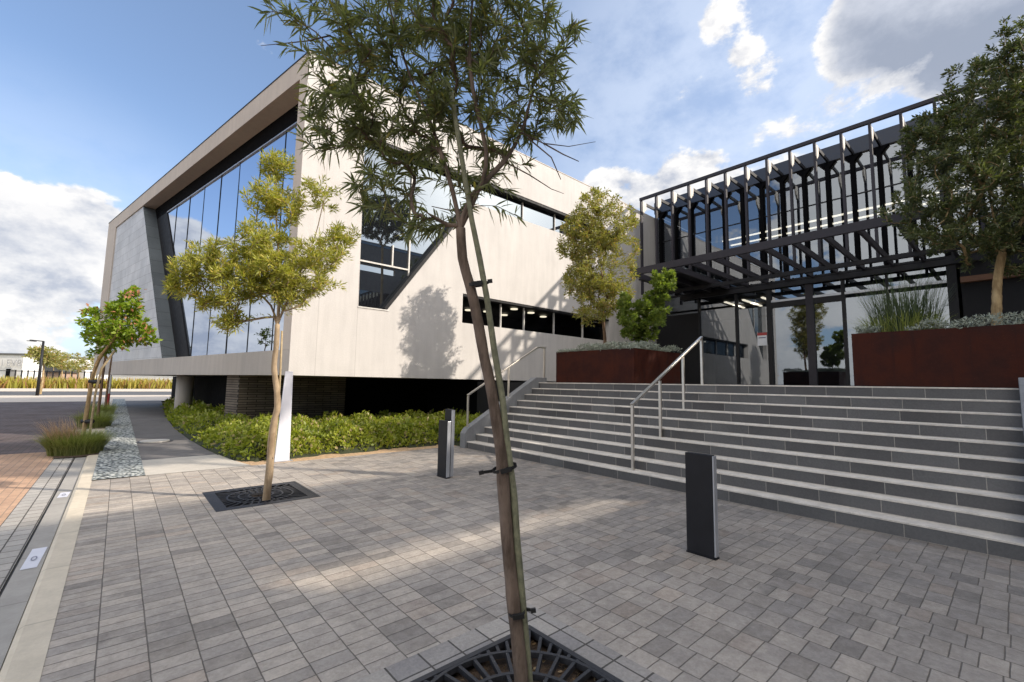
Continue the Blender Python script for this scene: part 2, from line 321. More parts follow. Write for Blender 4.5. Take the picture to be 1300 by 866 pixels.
leafmat('reed_green', (.035, .06, .025), (.08, .11, .045), trans=.25)
leafmat('field_grass', (.28, .27, .05), (.45, .36, .09), (.36, .20, .10), trans=.4, f3=.3)
leafmat('litter_leaf', (.25, .16, .08), (.45, .33, .18), trans=.1, tcol=(1, 1, 1))
bark('bark_dark', (.080, .058, .044), (.20, .15, .118))
bark('bark_light', (.24, .17, .105), (.42, .32, .215), scale=14)
bark('bark_tan', (.26, .18, .09), (.46, .34, .19), scale=14)
bark('bark_planter', (.10, .065, .04), (.20, .13, .085))

# ------------------------------------------------------------------ mesh helpers
def tag(o, label=None, cat=None, group=None, kind=None):
    if label: o['label'] = label
    if cat: o['category'] = cat
    if group: o['group'] = group
    if kind: o['kind'] = kind
    return o
def empty(name, loc, label, cat, group=None):
    o = bpy.data.objects.new(name, None); COL.objects.link(o); o.location = loc; o.empty_display_size = .2
    return tag(o, label, cat, group)
def wloc(o):
    v = Vector((0, 0, 0))
    while o: v += o.location; o = o.parent
    return v
class MB:
    def __init__(s): s.v = []; s.f = []
    def quad(s, *p):
        n = len(s.v); s.v += [tuple(q) for q in p]; s.f.append(tuple(range(n, n+len(p)))); return s
    def hexa(s, a, b):                      # bottom ring a[4], top ring b[4]
        n = len(s.v); s.v += [tuple(q) for q in a] + [tuple(q) for q in b]
        s.f += [(n+3, n+2, n+1, n), (n+4, n+5, n+6, n+7)] + [(n+i, n+(i+1) % 4, n+4+(i+1) % 4, n+4+i) for i in range(4)]; return s
    def box(s, x0, x1, y0, y1, z0, z1):
        r = lambda z: [(x0, y0, z), (x1, y0, z), (x1, y1, z), (x0, y1, z)]
        return s.hexa(r(z0), r(z1))
    def prism(s, poly, vec):                # planar polygon swept along vec
        vec = Vector(vec); n = len(s.v); k = len(poly)
        s.v += [tuple(Vector(q)) for q in poly] + [tuple(Vector(q)+vec) for q in poly]
        s.f += [tuple(range(n+k-1, n-1, -1)), tuple(range(n+k, n+2*k))] + [(n+i, n+(i+1) % k, n+k+(i+1) % k, n+k+i) for i in range(k)]; return s
    def bar(s, a, b, w, h, up=(0, 0, 1)):
        a, b = Vector(a), Vector(b); d = (b-a).normalized(); sd = d.cross(Vector(up)).normalized(); u = sd.cross(d)
        r = lambda p: [p-sd*w/2-u*h/2, p+sd*w/2-u*h/2, p+sd*w/2+u*h/2, p-sd*w/2+u*h/2]
        return s.hexa(r(a), r(b))
    def tube(s, pts, radii, seg=8, cap=True, wob=0., rng=None):
        pts = [Vector(p) for p in pts]
        if isinstance(radii, (int, float)): radii = [radii]*len(pts)
        n0 = len(s.v); ref = None
        for i, p in enumerate(pts):
            d = (pts[min(i+1, len(pts)-1)] - pts[max(i-1, 0)]).normalized()
            if ref is None: ref = Vector((0, 0, 1)) if abs(d.z) < .8 else Vector((1, 0, 0))
            a = (ref - d*ref.dot(d)).normalized(); bb = d.cross(a); ref = a
            for j in range(seg):
                t = 2*math.pi*j/seg; r = radii[i]*(1+(rng.uniform(-wob, wob) if wob else 0))
                s.v.append(tuple(p + a*math.cos(t)*r + bb*math.sin(t)*r))
        for i in range(len(pts)-1):
            for j in range(seg):
                a = n0+i*seg+j; b = n0+i*seg+(j+1) % seg; s.f.append((a, b, b+seg, a+seg))
        if cap:
            s.f.append(tuple(range(n0+seg-1, n0-1, -1))); e = n0+(len(pts)-1)*seg; s.f.append(tuple(range(e, e+seg)))
        return s
    def build(s, name, mat, parent=None, smooth=False, bevel=0.):
        me = bpy.data.meshes.new(name); off = wloc(parent) if parent else Vector((0, 0, 0))
        me.from_pydata([tuple(Vector(v)-off) for v in s.v], [], s.f); me.update()
        if isinstance(mat, str): mat = MATS[mat]
        me.materials.append(mat)
        o = bpy.data.objects.new(name, me); COL.objects.link(o); o.parent = parent
        if smooth:
            for p in me.polygons: p.use_smooth = True
        if bevel:
            md = o.modifiers.new('bevel', 'BEVEL'); md.width = bevel; md.segments = 2; md.limit_method = 'ANGLE'
        return o
def struct(mb, name, mat, **kw):
    o = mb.build(name, mat, **kw); o['kind'] = 'structure'; return o
def npmesh(name, V, Fq, mat, parent=None, smooth=False, ftri=None):
    """V (n,3) world; Fq (m,4) quads, ftri (k,3) triangles"""
    me = bpy.data.meshes.new(name); off = np.array(wloc(parent) if parent else (0, 0, 0))
    V = V - off; faces = []
    nq = 0 if Fq is None else len(Fq); ntr = 0 if ftri is None else len(ftri)
    li = np.concatenate([a.ravel() for a in (Fq, ftri) if a is not None])
    me.vertices.add(len(V)); me.vertices.foreach_set('co', V.ravel().astype(np.float32))
    me.loops.add(len(li)); me.loops.foreach_set('vertex_index', li.astype(np.int32))
    me.polygons.add(nq+ntr)
    st = np.concatenate([np.arange(nq)*4, nq*4+np.arange(ntr)*3]); me.polygons.foreach_set('loop_start', st.astype(np.int32))
    me.update(calc_edges=True); me.validate()
    for mm in (mat if isinstance(mat, (list, tuple)) else [mat]): me.materials.append(MATS[mm])
    if smooth: me.polygons.foreach_set('use_smooth', np.ones(nq+ntr, bool))
    o = bpy.data.objects.new(name, me); COL.objects.link(o); o.parent = parent
    return o
def unit(a): return a/np.maximum(np.linalg.norm(a, axis=-1, keepdims=True), 1e-9)
def leaves(P, D, Ln, W, rng, fold=.18, droop=.25, fine=False):
    """P base, D direction (n,3), Ln lengths, W widths -> verts, quads, tris"""
    n = len(P); D = unit(D); R = unit(rng.normal(size=(n, 3)) + np.array([0, 0, .8])); S = unit(np.cross(D, R)); U = np.cross(S, D)
    U *= np.sign(U[:, 2:3] + 1e-6); Ln = Ln[:, None]; W = W[:, None]
    dn = np.array([0, 0, -1.])
    if not fine:
        b = P; t = P + D*Ln + dn*Ln*droop; mid = P + D*Ln*.45 + dn*Ln*droop*.25
        l = mid - S*W/2 + U*W*fold; r = mid + S*W/2 + U*W*fold
        V = np.stack([b, l, t, r], 1).reshape(-1, 3); i = np.arange(n)*4
        return V, None, np.concatenate([np.stack([i, i+2, i+1], 1), np.stack([i, i+3, i+2], 1)])
    q = lambda f: P + D*Ln*f + dn*Ln*droop*f*f
    c1, c2 = q(.3), q(.7)
    V = np.stack([P, c1-S*W/2+U*W*fold, c1, c1+S*W/2+U*W*fold, c2-S*W*.42+U*W*fold, c2, c2+S*W*.42+U*W*fold, q(1.)], 1).reshape(-1, 3)
    i = np.arange(n)*8
    Q = np.concatenate([np.stack([i+1, i+2, i+5, i+4], 1), np.stack([i+2, i+3, i+6, i+5], 1)])
    T = np.concatenate([np.stack([i, i+2, i+1], 1), np.stack([i, i+3, i+2], 1), np.stack([i+4, i+5, i+7], 1), np.stack([i+5, i+6, i+7], 1)])
    return V, Q, T

def tree(name, label, trunk, r0, r1, blobs, ntips, leafspec, leafmat_, barkmat, seed, cat='tree', group=None, parent_pt=None, limbs=(), upbias=.35, twig=.004, spread=.9, base=None, jitter=.012, seg=9, shell=.55, lean=(0, 0, 0)):
    """trunk and limb polylines; crown grown towards tips scattered through ellipsoids (centre, radii, weight)"""
    rng = np.random.default_rng(seed); rr = random.Random(seed)
    root = empty(name, base if base is not None else trunk[0], label, cat, group)
    # smooth trunk
    def dense(pts, step=.06):
        pts = [Vector(p) for p in pts]; out = []
        for i in range(len(pts)-1):
            p0, p1, p2, p3 = pts[max(i-1, 0)], pts[i], pts[i+1], pts[min(i+2, len(pts)-1)]
            k = max(2, int((p2-p1).length/step))
            for j in range(k):
                t = j/k; out.append(.5*((2*p1)+(p2-p0)*t+(2*p0-5*p1+4*p2-p3)*t*t+(3*p1-p0-3*p2+p3)*t**3))
        return out + [pts[-1]]
    tp = dense(trunk, max(.05, (Vector(trunk[0])-Vector(trunk[-1])).length/40))
    rad = [r0+(r1-r0)*(i/(len(tp)-1))**.8 for i in range(len(tp))]
    rad[0] *= 1.18
    b = MB(); b.tube(tp, [r*(1+rr.uniform(-.05, .05)) for r in rad], seg=max(seg, 10), wob=.05, rng=rr); b.build('trunk', barkmat, root, smooth=True)
    # skeleton: nodes (pos, parent)
    nodes = [np.array(tp[-1])]; par = [-1]; dirs = [np.array((tp[-1]-tp[-4]).normalized())]; paths = []
    def addpath(start, pts):
        idx = [start]
        for p in pts:
            nodes.append(np.array(p)); par.append(idx[-1]); d = nodes[-1]-nodes[idx[-1]]; dirs.append(d/(np.linalg.norm(d)+1e-9)); idx.append(len(nodes)-1)
        paths.append(idx); return idx
    for l in limbs:
        l = [Vector(tp[-1])]+[Vector(q) for q in l]; addpath(0, dense(l, .12)[1:])
    w = np.array([q[2] for q in blobs], float); w /= w.sum(); tips = []
    for k in rng.choice(len(blobs), ntips, p=w):
        c, r, _ = blobs[k]; d = unit(rng.normal(size=3)); rad_ = rng.uniform(shell**3, 1)**(1/3) if rng.random() < .75 else rng.uniform(.15, .8)
        tips.append(np.array(c)+d*rad_*np.array(r))
    t0 = nodes[0]; tips.sort(key=lambda q: np.linalg.norm(q-t0))
    for tpnt in tips:
        A = np.array(nodes); dv = tpnt-A; dist = np.linalg.norm(dv, axis=1); D = np.array(dirs)
        cosang = (dv*D).sum(1)/np.maximum(dist, 1e-6)
        cost = dist*(1.35-.55*cosang) + np.maximum(0, A[:, 2]-tpnt[2])*.8
        s = int(np.argmin(cost)); a = A[s]; dl = dist[s]
        c1 = a + D[s]*dl*.35 + np.array([0, 0, upbias*dl*.15]); k = max(3, min(9, int(dl/.12)))
        pts = []
        for j in range(1, k+1):
            t = j/k; pts.append((1-t)**2*a + 2*t*(1-t)*c1 + t*t*tpnt + rng.normal(size=3)*jitter*(t < 1))
        addpath(s, pts)
    load = np.zeros(len(nodes)); 
    haschild = np.zeros(len(nodes), bool)
    for i, q in enumerate(par):
        if q >= 0: haschild[q] = True
    load[~haschild] = 1
    for i in range(len(nodes)-1, 0, -1): load[par[i]] += load[i]
    R = twig*np.power(np.maximum(load, 1), 1/2.35); R *= min(1.25, r1*.95/R[0]) if R[0] > 0 else 1; R = np.minimum(np.maximum(R, twig*.6), r1)
    b = MB()
    for idx in paths:
        rs = [R[i] for i in idx]; rs[0] = min(R[idx[0]], R[idx[1]]*1.15); b.tube([nodes[i] for i in idx], rs, seg=6 if R[idx[1]] > twig*2.5 else 4, cap=False)
    b.build('branches', barkmat, root, smooth=True)
    # leaves along the outer half of every path
    n, ln, wd = leafspec['n'], leafspec['len'], leafspec['wid']
    P = []; D = []
    for idx in paths[len(limbs):]:
        pts = np.array([nodes[i] for i in idx]); m = len(pts)
        f = 1-rng.power(1.7, n)*.0 - rng.uniform(0, 1, n)**1.4*leafspec.get('cover', .6); f = np.clip(f, 0, 1)*(m-1)
        i0 = np.minimum(f.astype(int), m-2); fr = (f-i0)[:, None]; p = pts[i0]*(1-fr)+pts[i0+1]*fr
        d = unit(pts[i0+1]-pts[i0]); rd = unit(rng.normal(size=(n, 3)))
        P.append(p+rd*leafspec.get('puff', .0)*rng.uniform(0, 1, (n, 1))); D.append(d*leafspec.get('along', .7)+rd*spread+np.array([0, 0, leafspec.get('up', .1)])+np.array(lean))
    P = np.concatenate(P); D = np.concatenate(D); k = len(P)
    V, Q, T = leaves(P, D, ln*rng.uniform(.65, 1.2, k), wd*rng.uniform(.7, 1.2, k), rng, droop=leafspec.get('droop', .2), fine=leafspec.get('fine', False))
    npmesh('crown', V, Q, leafmat_, root, ftri=T)
    return root

def blades(name, area, n, h, w, mat, parent, rng, lean=.5, droop=.4, seg=4, clump=None):
    """curved grass blades; area(rng,n)->(n,3) base points"""
    P = area(rng, n); a = rng.uniform(0, 2*math.pi, n); ln = h*rng.uniform(.6, 1.1, n)
    if clump is not None:
        out = P-np.array(clump); a = np.arctan2(out[:, 1], out[:, 0])+rng.normal(0, .5, n)
    hd = np.stack([np.cos(a), np.sin(a), np.zeros(n)], 1); sd = np.stack([-np.sin(a), np.cos(a), np.zeros(n)], 1)
    le = lean*rng.uniform(.2, 1.2, n)[:, None]; V = []
    for j in range(seg+1):
        t = j/seg; ww = w*(1-t**1.5)*.5+.0006
        c = P + hd*le*(ln[:, None])*(t**1.6) + np.array([0, 0, 1.])*(ln[:, None])*(t-droop*le*t**3*.9)
        V += [c-sd*ww, c+sd*ww]
    V = np.stack(V, 1).reshape(-1, 3); i = np.arange(n)*(2*(seg+1)); Q = np.concatenate([np.stack([i+2*j, i+2*j+1, i+2*j+3, i+2*j+2], 1) for j in range(seg)])
    return npmesh(name, V, Q, mat, parent)
def bezier_blur(*a): pass

# ------------------------------------------------------------------ ground, plaza, kerb, path
def sheet(rects, z):
    m = MB()
    for x0, x1, y0, y1 in rects: m.quad((x0, y0, z), (x1, y0, z), (x1, y1, z), (x0, y1, z))
    return m
def holed(x0, x1, y0, y1, holes, z):
    xs = sorted({x0, x1, *[h[0] for h in holes], *[h[1] for h in holes]}); ys = sorted({y0, y1, *[h[2] for h in holes], *[h[3] for h in holes]}); r = []
    for i in range(len(xs)-1):
        for j in range(len(ys)-1):
            cx, cy = (xs[i]+xs[i+1])/2, (ys[j]+ys[j+1])/2
            if not any(h[0] < cx < h[1] and h[2] < cy < h[3] for h in holes): r.append((xs[i], xs[i+1], ys[j], ys[j+1]))
    return sheet(r, z)
struct(sheet([(-700, 700, -400, 1500)], -.16), 'ground', 'dry_ground')
G1 = (.97, 2.17, 1.04, 2.24); G2 = (1.0, 2.22, 6.47, 7.67)      # the two tree pits
bord = .2
grow = lambda g, b: (g[0]-b, g[1]+b, g[2]-b, g[3]+b)
struct(holed(-.19, 6.6, -6, 9.52, [grow(G1, bord), G2], 0), 'plaza_paving', 'pavers')
struct(sheet([(6.6, 8.98, -6, -.45), (-.19, 8.98, -11.6, -6)], 0), 'side_paving', 'pavers')
struct(holed(*grow(G1, bord), [G1], .0), 'paving_border', 'border_pavers')
struct(sheet([G1, G2], -.07), 'tree_pit_soil', 'soil')
struct(sheet([(1.7, 6.6, 9.52, 10.3)], -.004), 'bed_soil', 'sandy_soil')
k = MB(); k.prism([(-.37, -6, -.045), (-.36, -6, -.012), (-.33, -6, .004), (-.19, -6, .004), (-.19, -6, -.1), (-.37, -6, -.1)], (0, 18.6, 0))
struct(k, 'kerb', 'kerb_concrete')
struct(sheet([(-.53, -.37, -6, 12.6)], -.03), 'gutter', 'gutter_concrete')
struct(sheet([(-.548, -.53, -6, 12.6)], -.045), 'drain_joint', 'asphalt')
struct(sheet([(-.84, -.548, -6, 13.9)], -.028), 'gutter_paving', 'gutter_pavers')
struct(sheet([(-40, -.84, -6, 13.9)], -.028), 'road_apron', 'orange_pavers')
struct(sheet([(-60, -.86, 13.9, 40.5)], -.03), 'brick_road', 'road_brick')
struct(sheet([(-90, 40, 40.5, 54)], -.02), 'far_pavement', 'far_pavement')
struct(sheet([(-90, 60, 54, 68)], -.05), 'far_road', 'asphalt')
struct(sheet([(-90, 60, 68, 84)], -.024), 'far_verge_pavement', 'far_pavement')
struct(sheet([(-.19, .45, 9.52, 44)], .012), 'stone_chip_strip', 'stone_chips')
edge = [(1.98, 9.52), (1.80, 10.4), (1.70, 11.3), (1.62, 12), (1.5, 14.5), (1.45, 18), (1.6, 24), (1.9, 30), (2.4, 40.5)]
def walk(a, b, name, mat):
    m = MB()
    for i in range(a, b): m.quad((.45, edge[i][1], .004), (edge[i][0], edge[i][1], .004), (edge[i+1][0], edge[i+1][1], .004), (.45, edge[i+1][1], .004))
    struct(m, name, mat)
walk(0, 2, 'footpath', 'path_concrete'); walk(2, 8, 'shaded_footpath', 'shade_path')
# planting boxes along the kerb
struct(sheet([(-.86, -.19, 12.6, 14.5), (-.95, -.19, 19.0, 20.8), (-.95, -.19, 25.3, 27.2)], -.01), 'verge_soil', 'soil')
struct(sheet([(-.86, -.19, 14.5, 19.0), (-.86, -.19, 20.8, 25.3), (-.86, -.19, 27.2, 40.4)], -.012), 'verge_paving', 'far_pavement')

# painted marker plates on the gutter
def plate(y0, y1, label):
    r = empty('drain_marker', (-.43, y0, -.026), label, 'marker')
    MB().quad((-.50, y0, -.026), (-.40, y0, -.026), (-.385, y1, -.026), (-.485, y1, -.026)).build('plate', 'plate_white', r)
    ym = y0+(y1-y0)*.45; m = MB()
    for a in range(12):
        t, t2 = a*math.pi/6, (a+1)*math.pi/6; p = lambda rr, q: (-.443+math.cos(q)*rr*.6, ym+math.sin(q)*rr*2.0, -.022)
        m.quad(p(.022, t), p(.034, t), p(.034, t2), p(.022, t2))
    m.build('ring_mark', 'plate_mark', r)
plate(5.62, 6.22, 'small white plate with a ring mark in the shaded gutter beside the kerb')
plate(8.6, 8.95, 'small white plate in the sunlit gutter near the grass tuft')

# ------------------------------------------------------------------ staircase
X0, TR, RI, NST = 6.545, .275, .165, 10
YS0, YS1 = -.02, 9.05
LZ = RI*NST
st = empty('staircase', (X0, 4.5, 0), 'wide outdoor staircase of dark risers and pale treads up to the entrance', 'staircase')
for k in range(NST):
    x = X0+TR*k; z = RI*k
    MB().quad((x, YS0, z), (x, YS1, z), (x, YS1, z+RI-.022), (x, YS0, z+RI-.022)).build('riser', 'riser_tile', st)
    xe = x+TR+.005 if k < NST-1 else x+.36
    MB().box(x-.006, xe, YS0, YS1, z+RI-.022, z+RI).build('tread', 'tread_stone', st, bevel=.004)
lf = MB(); XL = X0+TR*9+.36
lf.quad((XL, -18, LZ-.002), (20.6, -18, LZ-.002), (20.6, 12, LZ-.002), (XL, 12, LZ-.002))
struct(lf, 'entrance_landing', 'landing_stone')
rw = MB(); rw.box(X0+TR*9+.03, X0+TR*9+.36, 9.27, 12, 0, LZ-.001); rw.box(X0+TR*9+.03, X0+TR*9+.36, -18, -.43, 0, LZ-.001)
tag(rw.build('retaining_wall', 'dark_cladding'), 'dark retaining wall holding up the landing beside the stairs', 'wall')
def cheek(y0, y1, label):
    poly = [(X0-.06, y0, 0), (X0-.06, y0, .36), (X0+.02, y0, .47), (8.92, y0, 1.79), (9.35, y0, 1.79), (9.35, y0, 0)]
    o = MB().prism(poly, (0, y1-y0, 0)).build('stair_wall', 'cheek_stone', bevel=.006); tag(o, label, 'wall')
cheek(9.05, 9.26, 'sloping grey stone side wall on the left of the stairs carrying a handrail')
cheek(-.42, -.02, 'sloping stone side wall at the right edge of the stairs')
def rail(name, label, posts, line, pw=.045):
    r = empty('handrail', (posts[0][0], posts[0][1], posts[0][2]), label, 'handrail')
    for x, y, z0, z1 in posts: MB().box(x-pw/2, x+pw/2, y-pw*.5, y+pw*.5, z0, z1).build('post', 'brushed_steel', r, bevel=.003)
    b = MB()
    for i in range(len(line)-1): b.bar(line[i], line[i+1], .055, .038)
    b.build('rail', 'brushed_steel', r, bevel=.003)
rail('h', 'brushed steel handrail rising up the middle of the stairs on four posts', [(6.69, 4.42, .165, 1.26), (7.60, 4.42, .66, 1.70), (8.49, 4.42, 1.155, 2.19), (9.30, 4.42, 1.65, 2.65)], [(6.665, 4.42, 1.27), (9.325, 4.42, 2.665)])
rail('h', 'brushed steel handrail on top of the left stair wall', [(6.62, 9.15, .50, 1.28), (7.96, 9.15, 1.20, 2.05), (9.34, 9.15, 1.79, 2.66)], [(6.60, 9.15, 1.29), (9.04, 9.15, 2.66), (9.37, 9.15, 2.665)], .04)

# ------------------------------------------------------------------ bollards
def bollard(x, y, label, h=.95, rear=False):
    r = empty('bollard', (x, y, 0), label, 'bollard', 'flat black bollards on the plaza')
    MB().box(x-.035, x+.03, y-.125, y+.14, .012, h).build('body', 'black_steel', r, bevel=.004)
    MB().box(x-.03, x+.035, y-.140, y-.126, .02, h-.008).build('edge_strip', 'silver_alu', r, bevel=.003)
    MB().box(x-.04, x+.04, y-.142, y+.145, .002, .0118).build('base_plate', 'black_steel', r)
    if rear:
        MB().box(x+.06, x+.12, y-.10, y+.10, .012, h+.19).build('rear_slab', 'black_steel', r, bevel=.004)
        MB().box(x+.063, x+.123, y-.116, y-.101, .02, h+.18).build('edge_strip', 'silver_alu', r)
bollard(4.30, 2.08, 'flat black bollard standing in front of the right half of the stairs')
bollard(4.25, 6.53, 'flat black bollard near the foot of the left stair wall, beside the shrubs', rear=True)
py = empty('marker_post', (2.54, 9.76, 0), 'white tapered marker post at the corner of the shrub bed', 'post')
MB().hexa([(2.40, 9.68, .0), (2.66, 9.63, .0), (2.70, 9.83, .0), (2.44, 9.88, .0)], [(2.50, 9.70, 1.77), (2.635, 9.675, 1.77), (2.655, 9.775, 1.77), (2.52, 9.80, 1.77)]).build('shaft', 'white_paint', py, bevel=.006)
MB().box(2.38, 2.72, 9.61, 9.90, -.01, .012).build('base_plate', 'silver_alu', py)

# ------------------------------------------------------------------ tree grates
def grate(g, cx, cy, hole, label, dark='cast_iron', nrad=(16, 30, 44), rings=(.2, .34, .52), z=.004):
    r = empty('tree_grate', (cx, cy, 0), label, 'tree grate'); x0, x1, y0, y1 = g
    b = MB(); w = .035
    b.box(x0, x1, y0, y0+w, -.04, z); b.box(x0, x1, y1-w, y1, -.04, z); b.box(x0, x0+w, y0+w, y1-w, -.04, z); b.box(x1-w, x1, y0+w, y1-w, -.04, z); b.build('frame', dark, r)
    def clip(a):                        # distance from centre to frame along angle a
        d = (math.cos(a), math.sin(a)); t = 9
        for k, lo, hi, c in ((0, x0+w, x1-w, cx), (1, y0+w, y1-w, cy)):
            if abs(d[k]) > 1e-6: t = min(t, ((hi if d[k] > 0 else lo)-c)/d[k])
        return t
    for rr in rings:
        rb = MB(); n = 48
        for i in range(n):
            a, a2 = 2*math.pi*i/n, 2*math.pi*(i+1)/n; ro, ri = rr+.011, rr-.011
            P = lambda q, ang, zz: (cx+q*math.cos(ang), cy+q*math.sin(ang), zz)
            rb.hexa([P(ri, a, -.03), P(ro, a, -.03), P(ro, a2, -.03), P(ri, a2, -.03)], [P(ri, a, z-.001), P(ro, a, z-.001), P(ro, a2, z-.001), P(ri, a2, z-.001)])
        rb.build('ring', dark, r)
    bb = MB(); edges = list(rings)+[None]
    for k in range(len(rings)):
        n = nrad[k]
        for i in range(n):
            a = 2*math.pi*(i+.5)/n; ca, sa = math.cos(a), math.sin(a); r0 = rings[k]+.008; r1 = (rings[k+1]-.008) if k+1 < len(rings) else clip(a)
            r1 = min(r1, clip(a))
            if r1 > r0: bb.bar((cx+ca*r0, cy+sa*r0, -.014), (cx+ca*r1, cy+sa*r1, -.014), .019, .03)
    bb.build('bars', dark, r)
    return r
grate(G1, 1.57, 1.64, .14, 'black cast iron tree grate with radial slots around the foreground tree', nrad=(20, 34, 60), rings=(.19, .36, .56))
g2 = grate(G2, 1.61, 7.07, .14, 'dark square tree grate in the plaza around the small yellow-green tree', nrad=(18, 26, 36), rings=(.15, .27, .40))
pl = holed(1.035, 2.185, 6.505, 7.635, [(1.13, 2.09, 6.60, 7.54)], .002); pl.build('cover_plate', 'cast_iron', g2)
# dry leaf litter in the near pit
rng = np.random.default_rng(5); n = 420
P = np.stack([rng.uniform(1.0, 2.14, n), rng.uniform(1.07, 2.21, n), rng.uniform(-.066, -.05, n)], 1)
V, Q, T = leaves(P, rng.normal(size=(n, 3))*np.array([1, 1, .15]), np.full(n, .035), np.full(n, .014), rng, droop=0)
tag(npmesh('leaf_litter', V, Q, 'litter_leaf', ftri=T), 'dry tan leaf litter lying under the near grate', 'leaf litter', kind='stuff')

# ------------------------------------------------------------------ white building
YF = 12.; Cn = Vector((3.16, 12, 0)); az = math.radians(-11.); dS = Vector((math.sin(az), math.cos(az), 0)); nI = Vector((dS.y, -dS.x, 0))
ZB, ZT = 1.72, 10.36
def FP(s, o, z): return Cn + dS*s + nI*o + Vector((0, 0, z))
def fbox(m, s0, s1, o0, o1, z0, z1):
    q = lambda z: [FP(s0, o0, z), FP(s0, o1, z), FP(s1, o1, z), FP(s1, o0, z)]
    return m.hexa(q(z0), q(z1))
SE = 22.3
wb = empty('white_building', Cn, 'white angular concrete building raised over the shrubs with slanted windows', 'building')
def fill(outer, holes, to3, name, mat, depth, parent, y0):
    """planar wall with openings; every opening gets a reveal of the given depth"""
    import bmesh
    bm = bmesh.new(); es = []
    for loop in [outer]+holes:
        vs = [bm.verts.new(Vector(to3(*q))-wloc(parent)) for q in loop]
        es += [bm.edges.new((vs[i], vs[(i+1) % len(vs)])) for i in range(len(vs))]
    bmesh.ops.triangle_fill(bm, use_beauty=True, use_dissolve=False, edges=es)
    bmesh.ops.recalc_face_normals(bm, faces=bm.faces)
    for h in holes:
        k = len(h)
        for i in range(k):
            a, b_ = Vector(to3(*h[i]))-wloc(parent), Vector(to3(*h[(i+1) % k]))-wloc(parent); o = Vector((0, depth, 0))
            bm.faces.new([bm.verts.new(a), bm.verts.new(b_), bm.verts.new(b_+o), bm.verts.new(a+o)])
    me = bpy.data.meshes.new(name); bm.to_mesh(me); bm.free(); me.materials.append(MATS[mat])
    ob = bpy.data.objects.new(name, me); COL.objects.link(ob); ob.parent = parent; return ob
to3 = lambda x, z: (x, YF, z)
WIN = [(4.85, 3.68), (5.70, 3.68), (8.70, 7.78), (17.3, 7.78), (17.3, 8.70), (4.79, 8.70)]
RIB = [(8.36, 3.58), (16.4, 3.58), (16.4, 4.56), (8.36, 4.56)]
wall = fill([(Cn.x, ZB), (21., ZB), (21., ZT), (Cn.x, ZT)], [WIN, RIB], to3, 'side_wall', 'white_plaster', .32, wb, YF)
# body behind: roof and underside
body = MB(); pts = [Cn+Vector((.05, .02, 0)), Vector((21, 12.02, 0)), Vector((21, 36, 0)), FP(SE, .05, 0)]
body.quad(*[p+Vector((0, 0, ZT-.03)) for p in pts]); body.build('roof', 'far_grey', wb)
body = MB(); body.quad(*[p+Vector((0, 0, ZB+.004)) for p in reversed(pts)]); body.quad(*[Vector((21, 36, 0))+Vector((0, 0, z)) for z in (ZB, ZT)], *[FP(SE, 0, z) for z in (ZT, ZB)]); body.build('underside', 'slab_concrete', wb)
# tall front frame
m = MB(); fbox(m, .002, SE, 0, .5, 9.76, ZT-.002); fbox(m, .002, SE, .5, 2.2, 9.80, ZT-.004); m.build('top_band', 'frame_concrete', wb)
m = MB(); fbox(m, .002, .42, 0, .5, 2.37, 9.757); m.build('corner_jamb', 'frame_concrete', wb)
m = MB(); fbox(m, 20.5, SE, 0, .6, ZB, 9.757); m.build('end_jamb', 'frame_concrete', wb)
m = MB(); fbox(m, .002, 20.498, 0, .62, ZB, 2.367); m.build('bottom_band', 'slab_concrete', wb)
m = MB(); fbox(m, -.01, SE+.03, -.015, .2, ZT-.001, ZT+.03); m.build('roof_edge_trim', 'black_steel', wb)
m = MB(); m.box(Cn.x-.02, 18.5, YF-.015, YF+.15, ZT, ZT+.028); m.build('roof_edge_trim', 'frame_concrete', wb)
# slanted tile panel
m = MB(); pan = [FP(20.497, .05, 2.37), FP(10.33, .05, 2.37), FP(15.39, .05, 9.755), FP(20.497, .05, 9.755)]
m.prism(pan, nI*.02); m.build('tile_panel', 'facade_tile', wb)
m = MB(); m.prism([FP(10.33, .03, 2.37), FP(10.37, .03, 2.37), FP(15.43, .03, 9.755), FP(15.39, .03, 9.755)], nI*.5); m.build('tile_return', 'return_tile', wb)
m = MB(); m.prism([FP(10.40, .50, 2.37), FP(8.95, .50, 2.37), FP(13.45, .50, 9.16), FP(15.40, .50, 9.76)], nI*.04); m.build('dark_panel', 'dark_cladding', wb)
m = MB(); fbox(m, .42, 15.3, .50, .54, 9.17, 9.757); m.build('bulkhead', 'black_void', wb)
gw = empty('tmp', Cn, 'x', 'x'); bpy.data.objects.remove(gw)
sb = lambda z: 8.97+(z-2.37)*(4.5/6.80)
cuts = [.42]+[2.2+1.66*i for i in range(7)]
rr = random.Random(3)
mul = MB()
for i, s0 in enumerate(cuts):
    s1 = cuts[i+1] if i+1 < len(cuts) else 99
    poly = []
    zs0 = 2.37 if s0 <= sb(2.37) else 2.37+(s0-8.97)/(4.5/6.8)
    if s1 <= sb(2.37): poly = [(s0, 2.37), (s1, 2.37), (s1, 9.17), (s0, 9.17)]
    else:
        top = min(s1, sb(9.17)); poly = [(s0, zs0)]
        if s0 < sb(2.37): poly.append((sb(2.37), 2.37))
        if s1 < sb(9.17): poly += [(s1, 2.37+(s1-8.97)/(4.5/6.8)), (s1, 9.17)]
        else: poly.append((sb(9.17), 9.17))
        poly.append((s0, 9.17))
    t = rr.uniform(-.0015, .0015); u_ = rr.uniform(-.002, .002)
    MB().quad(*[FP(s, .53+t*(s-s0)+u_*(z-5), z) for s, z in poly]).build('glass_pane', 'facade_glass', wb)
    if i: fbox(mul, s0-.014, s0+.014, .515, .545, zs0, 9.165)
mul.build('mullion', 'black_steel', wb)
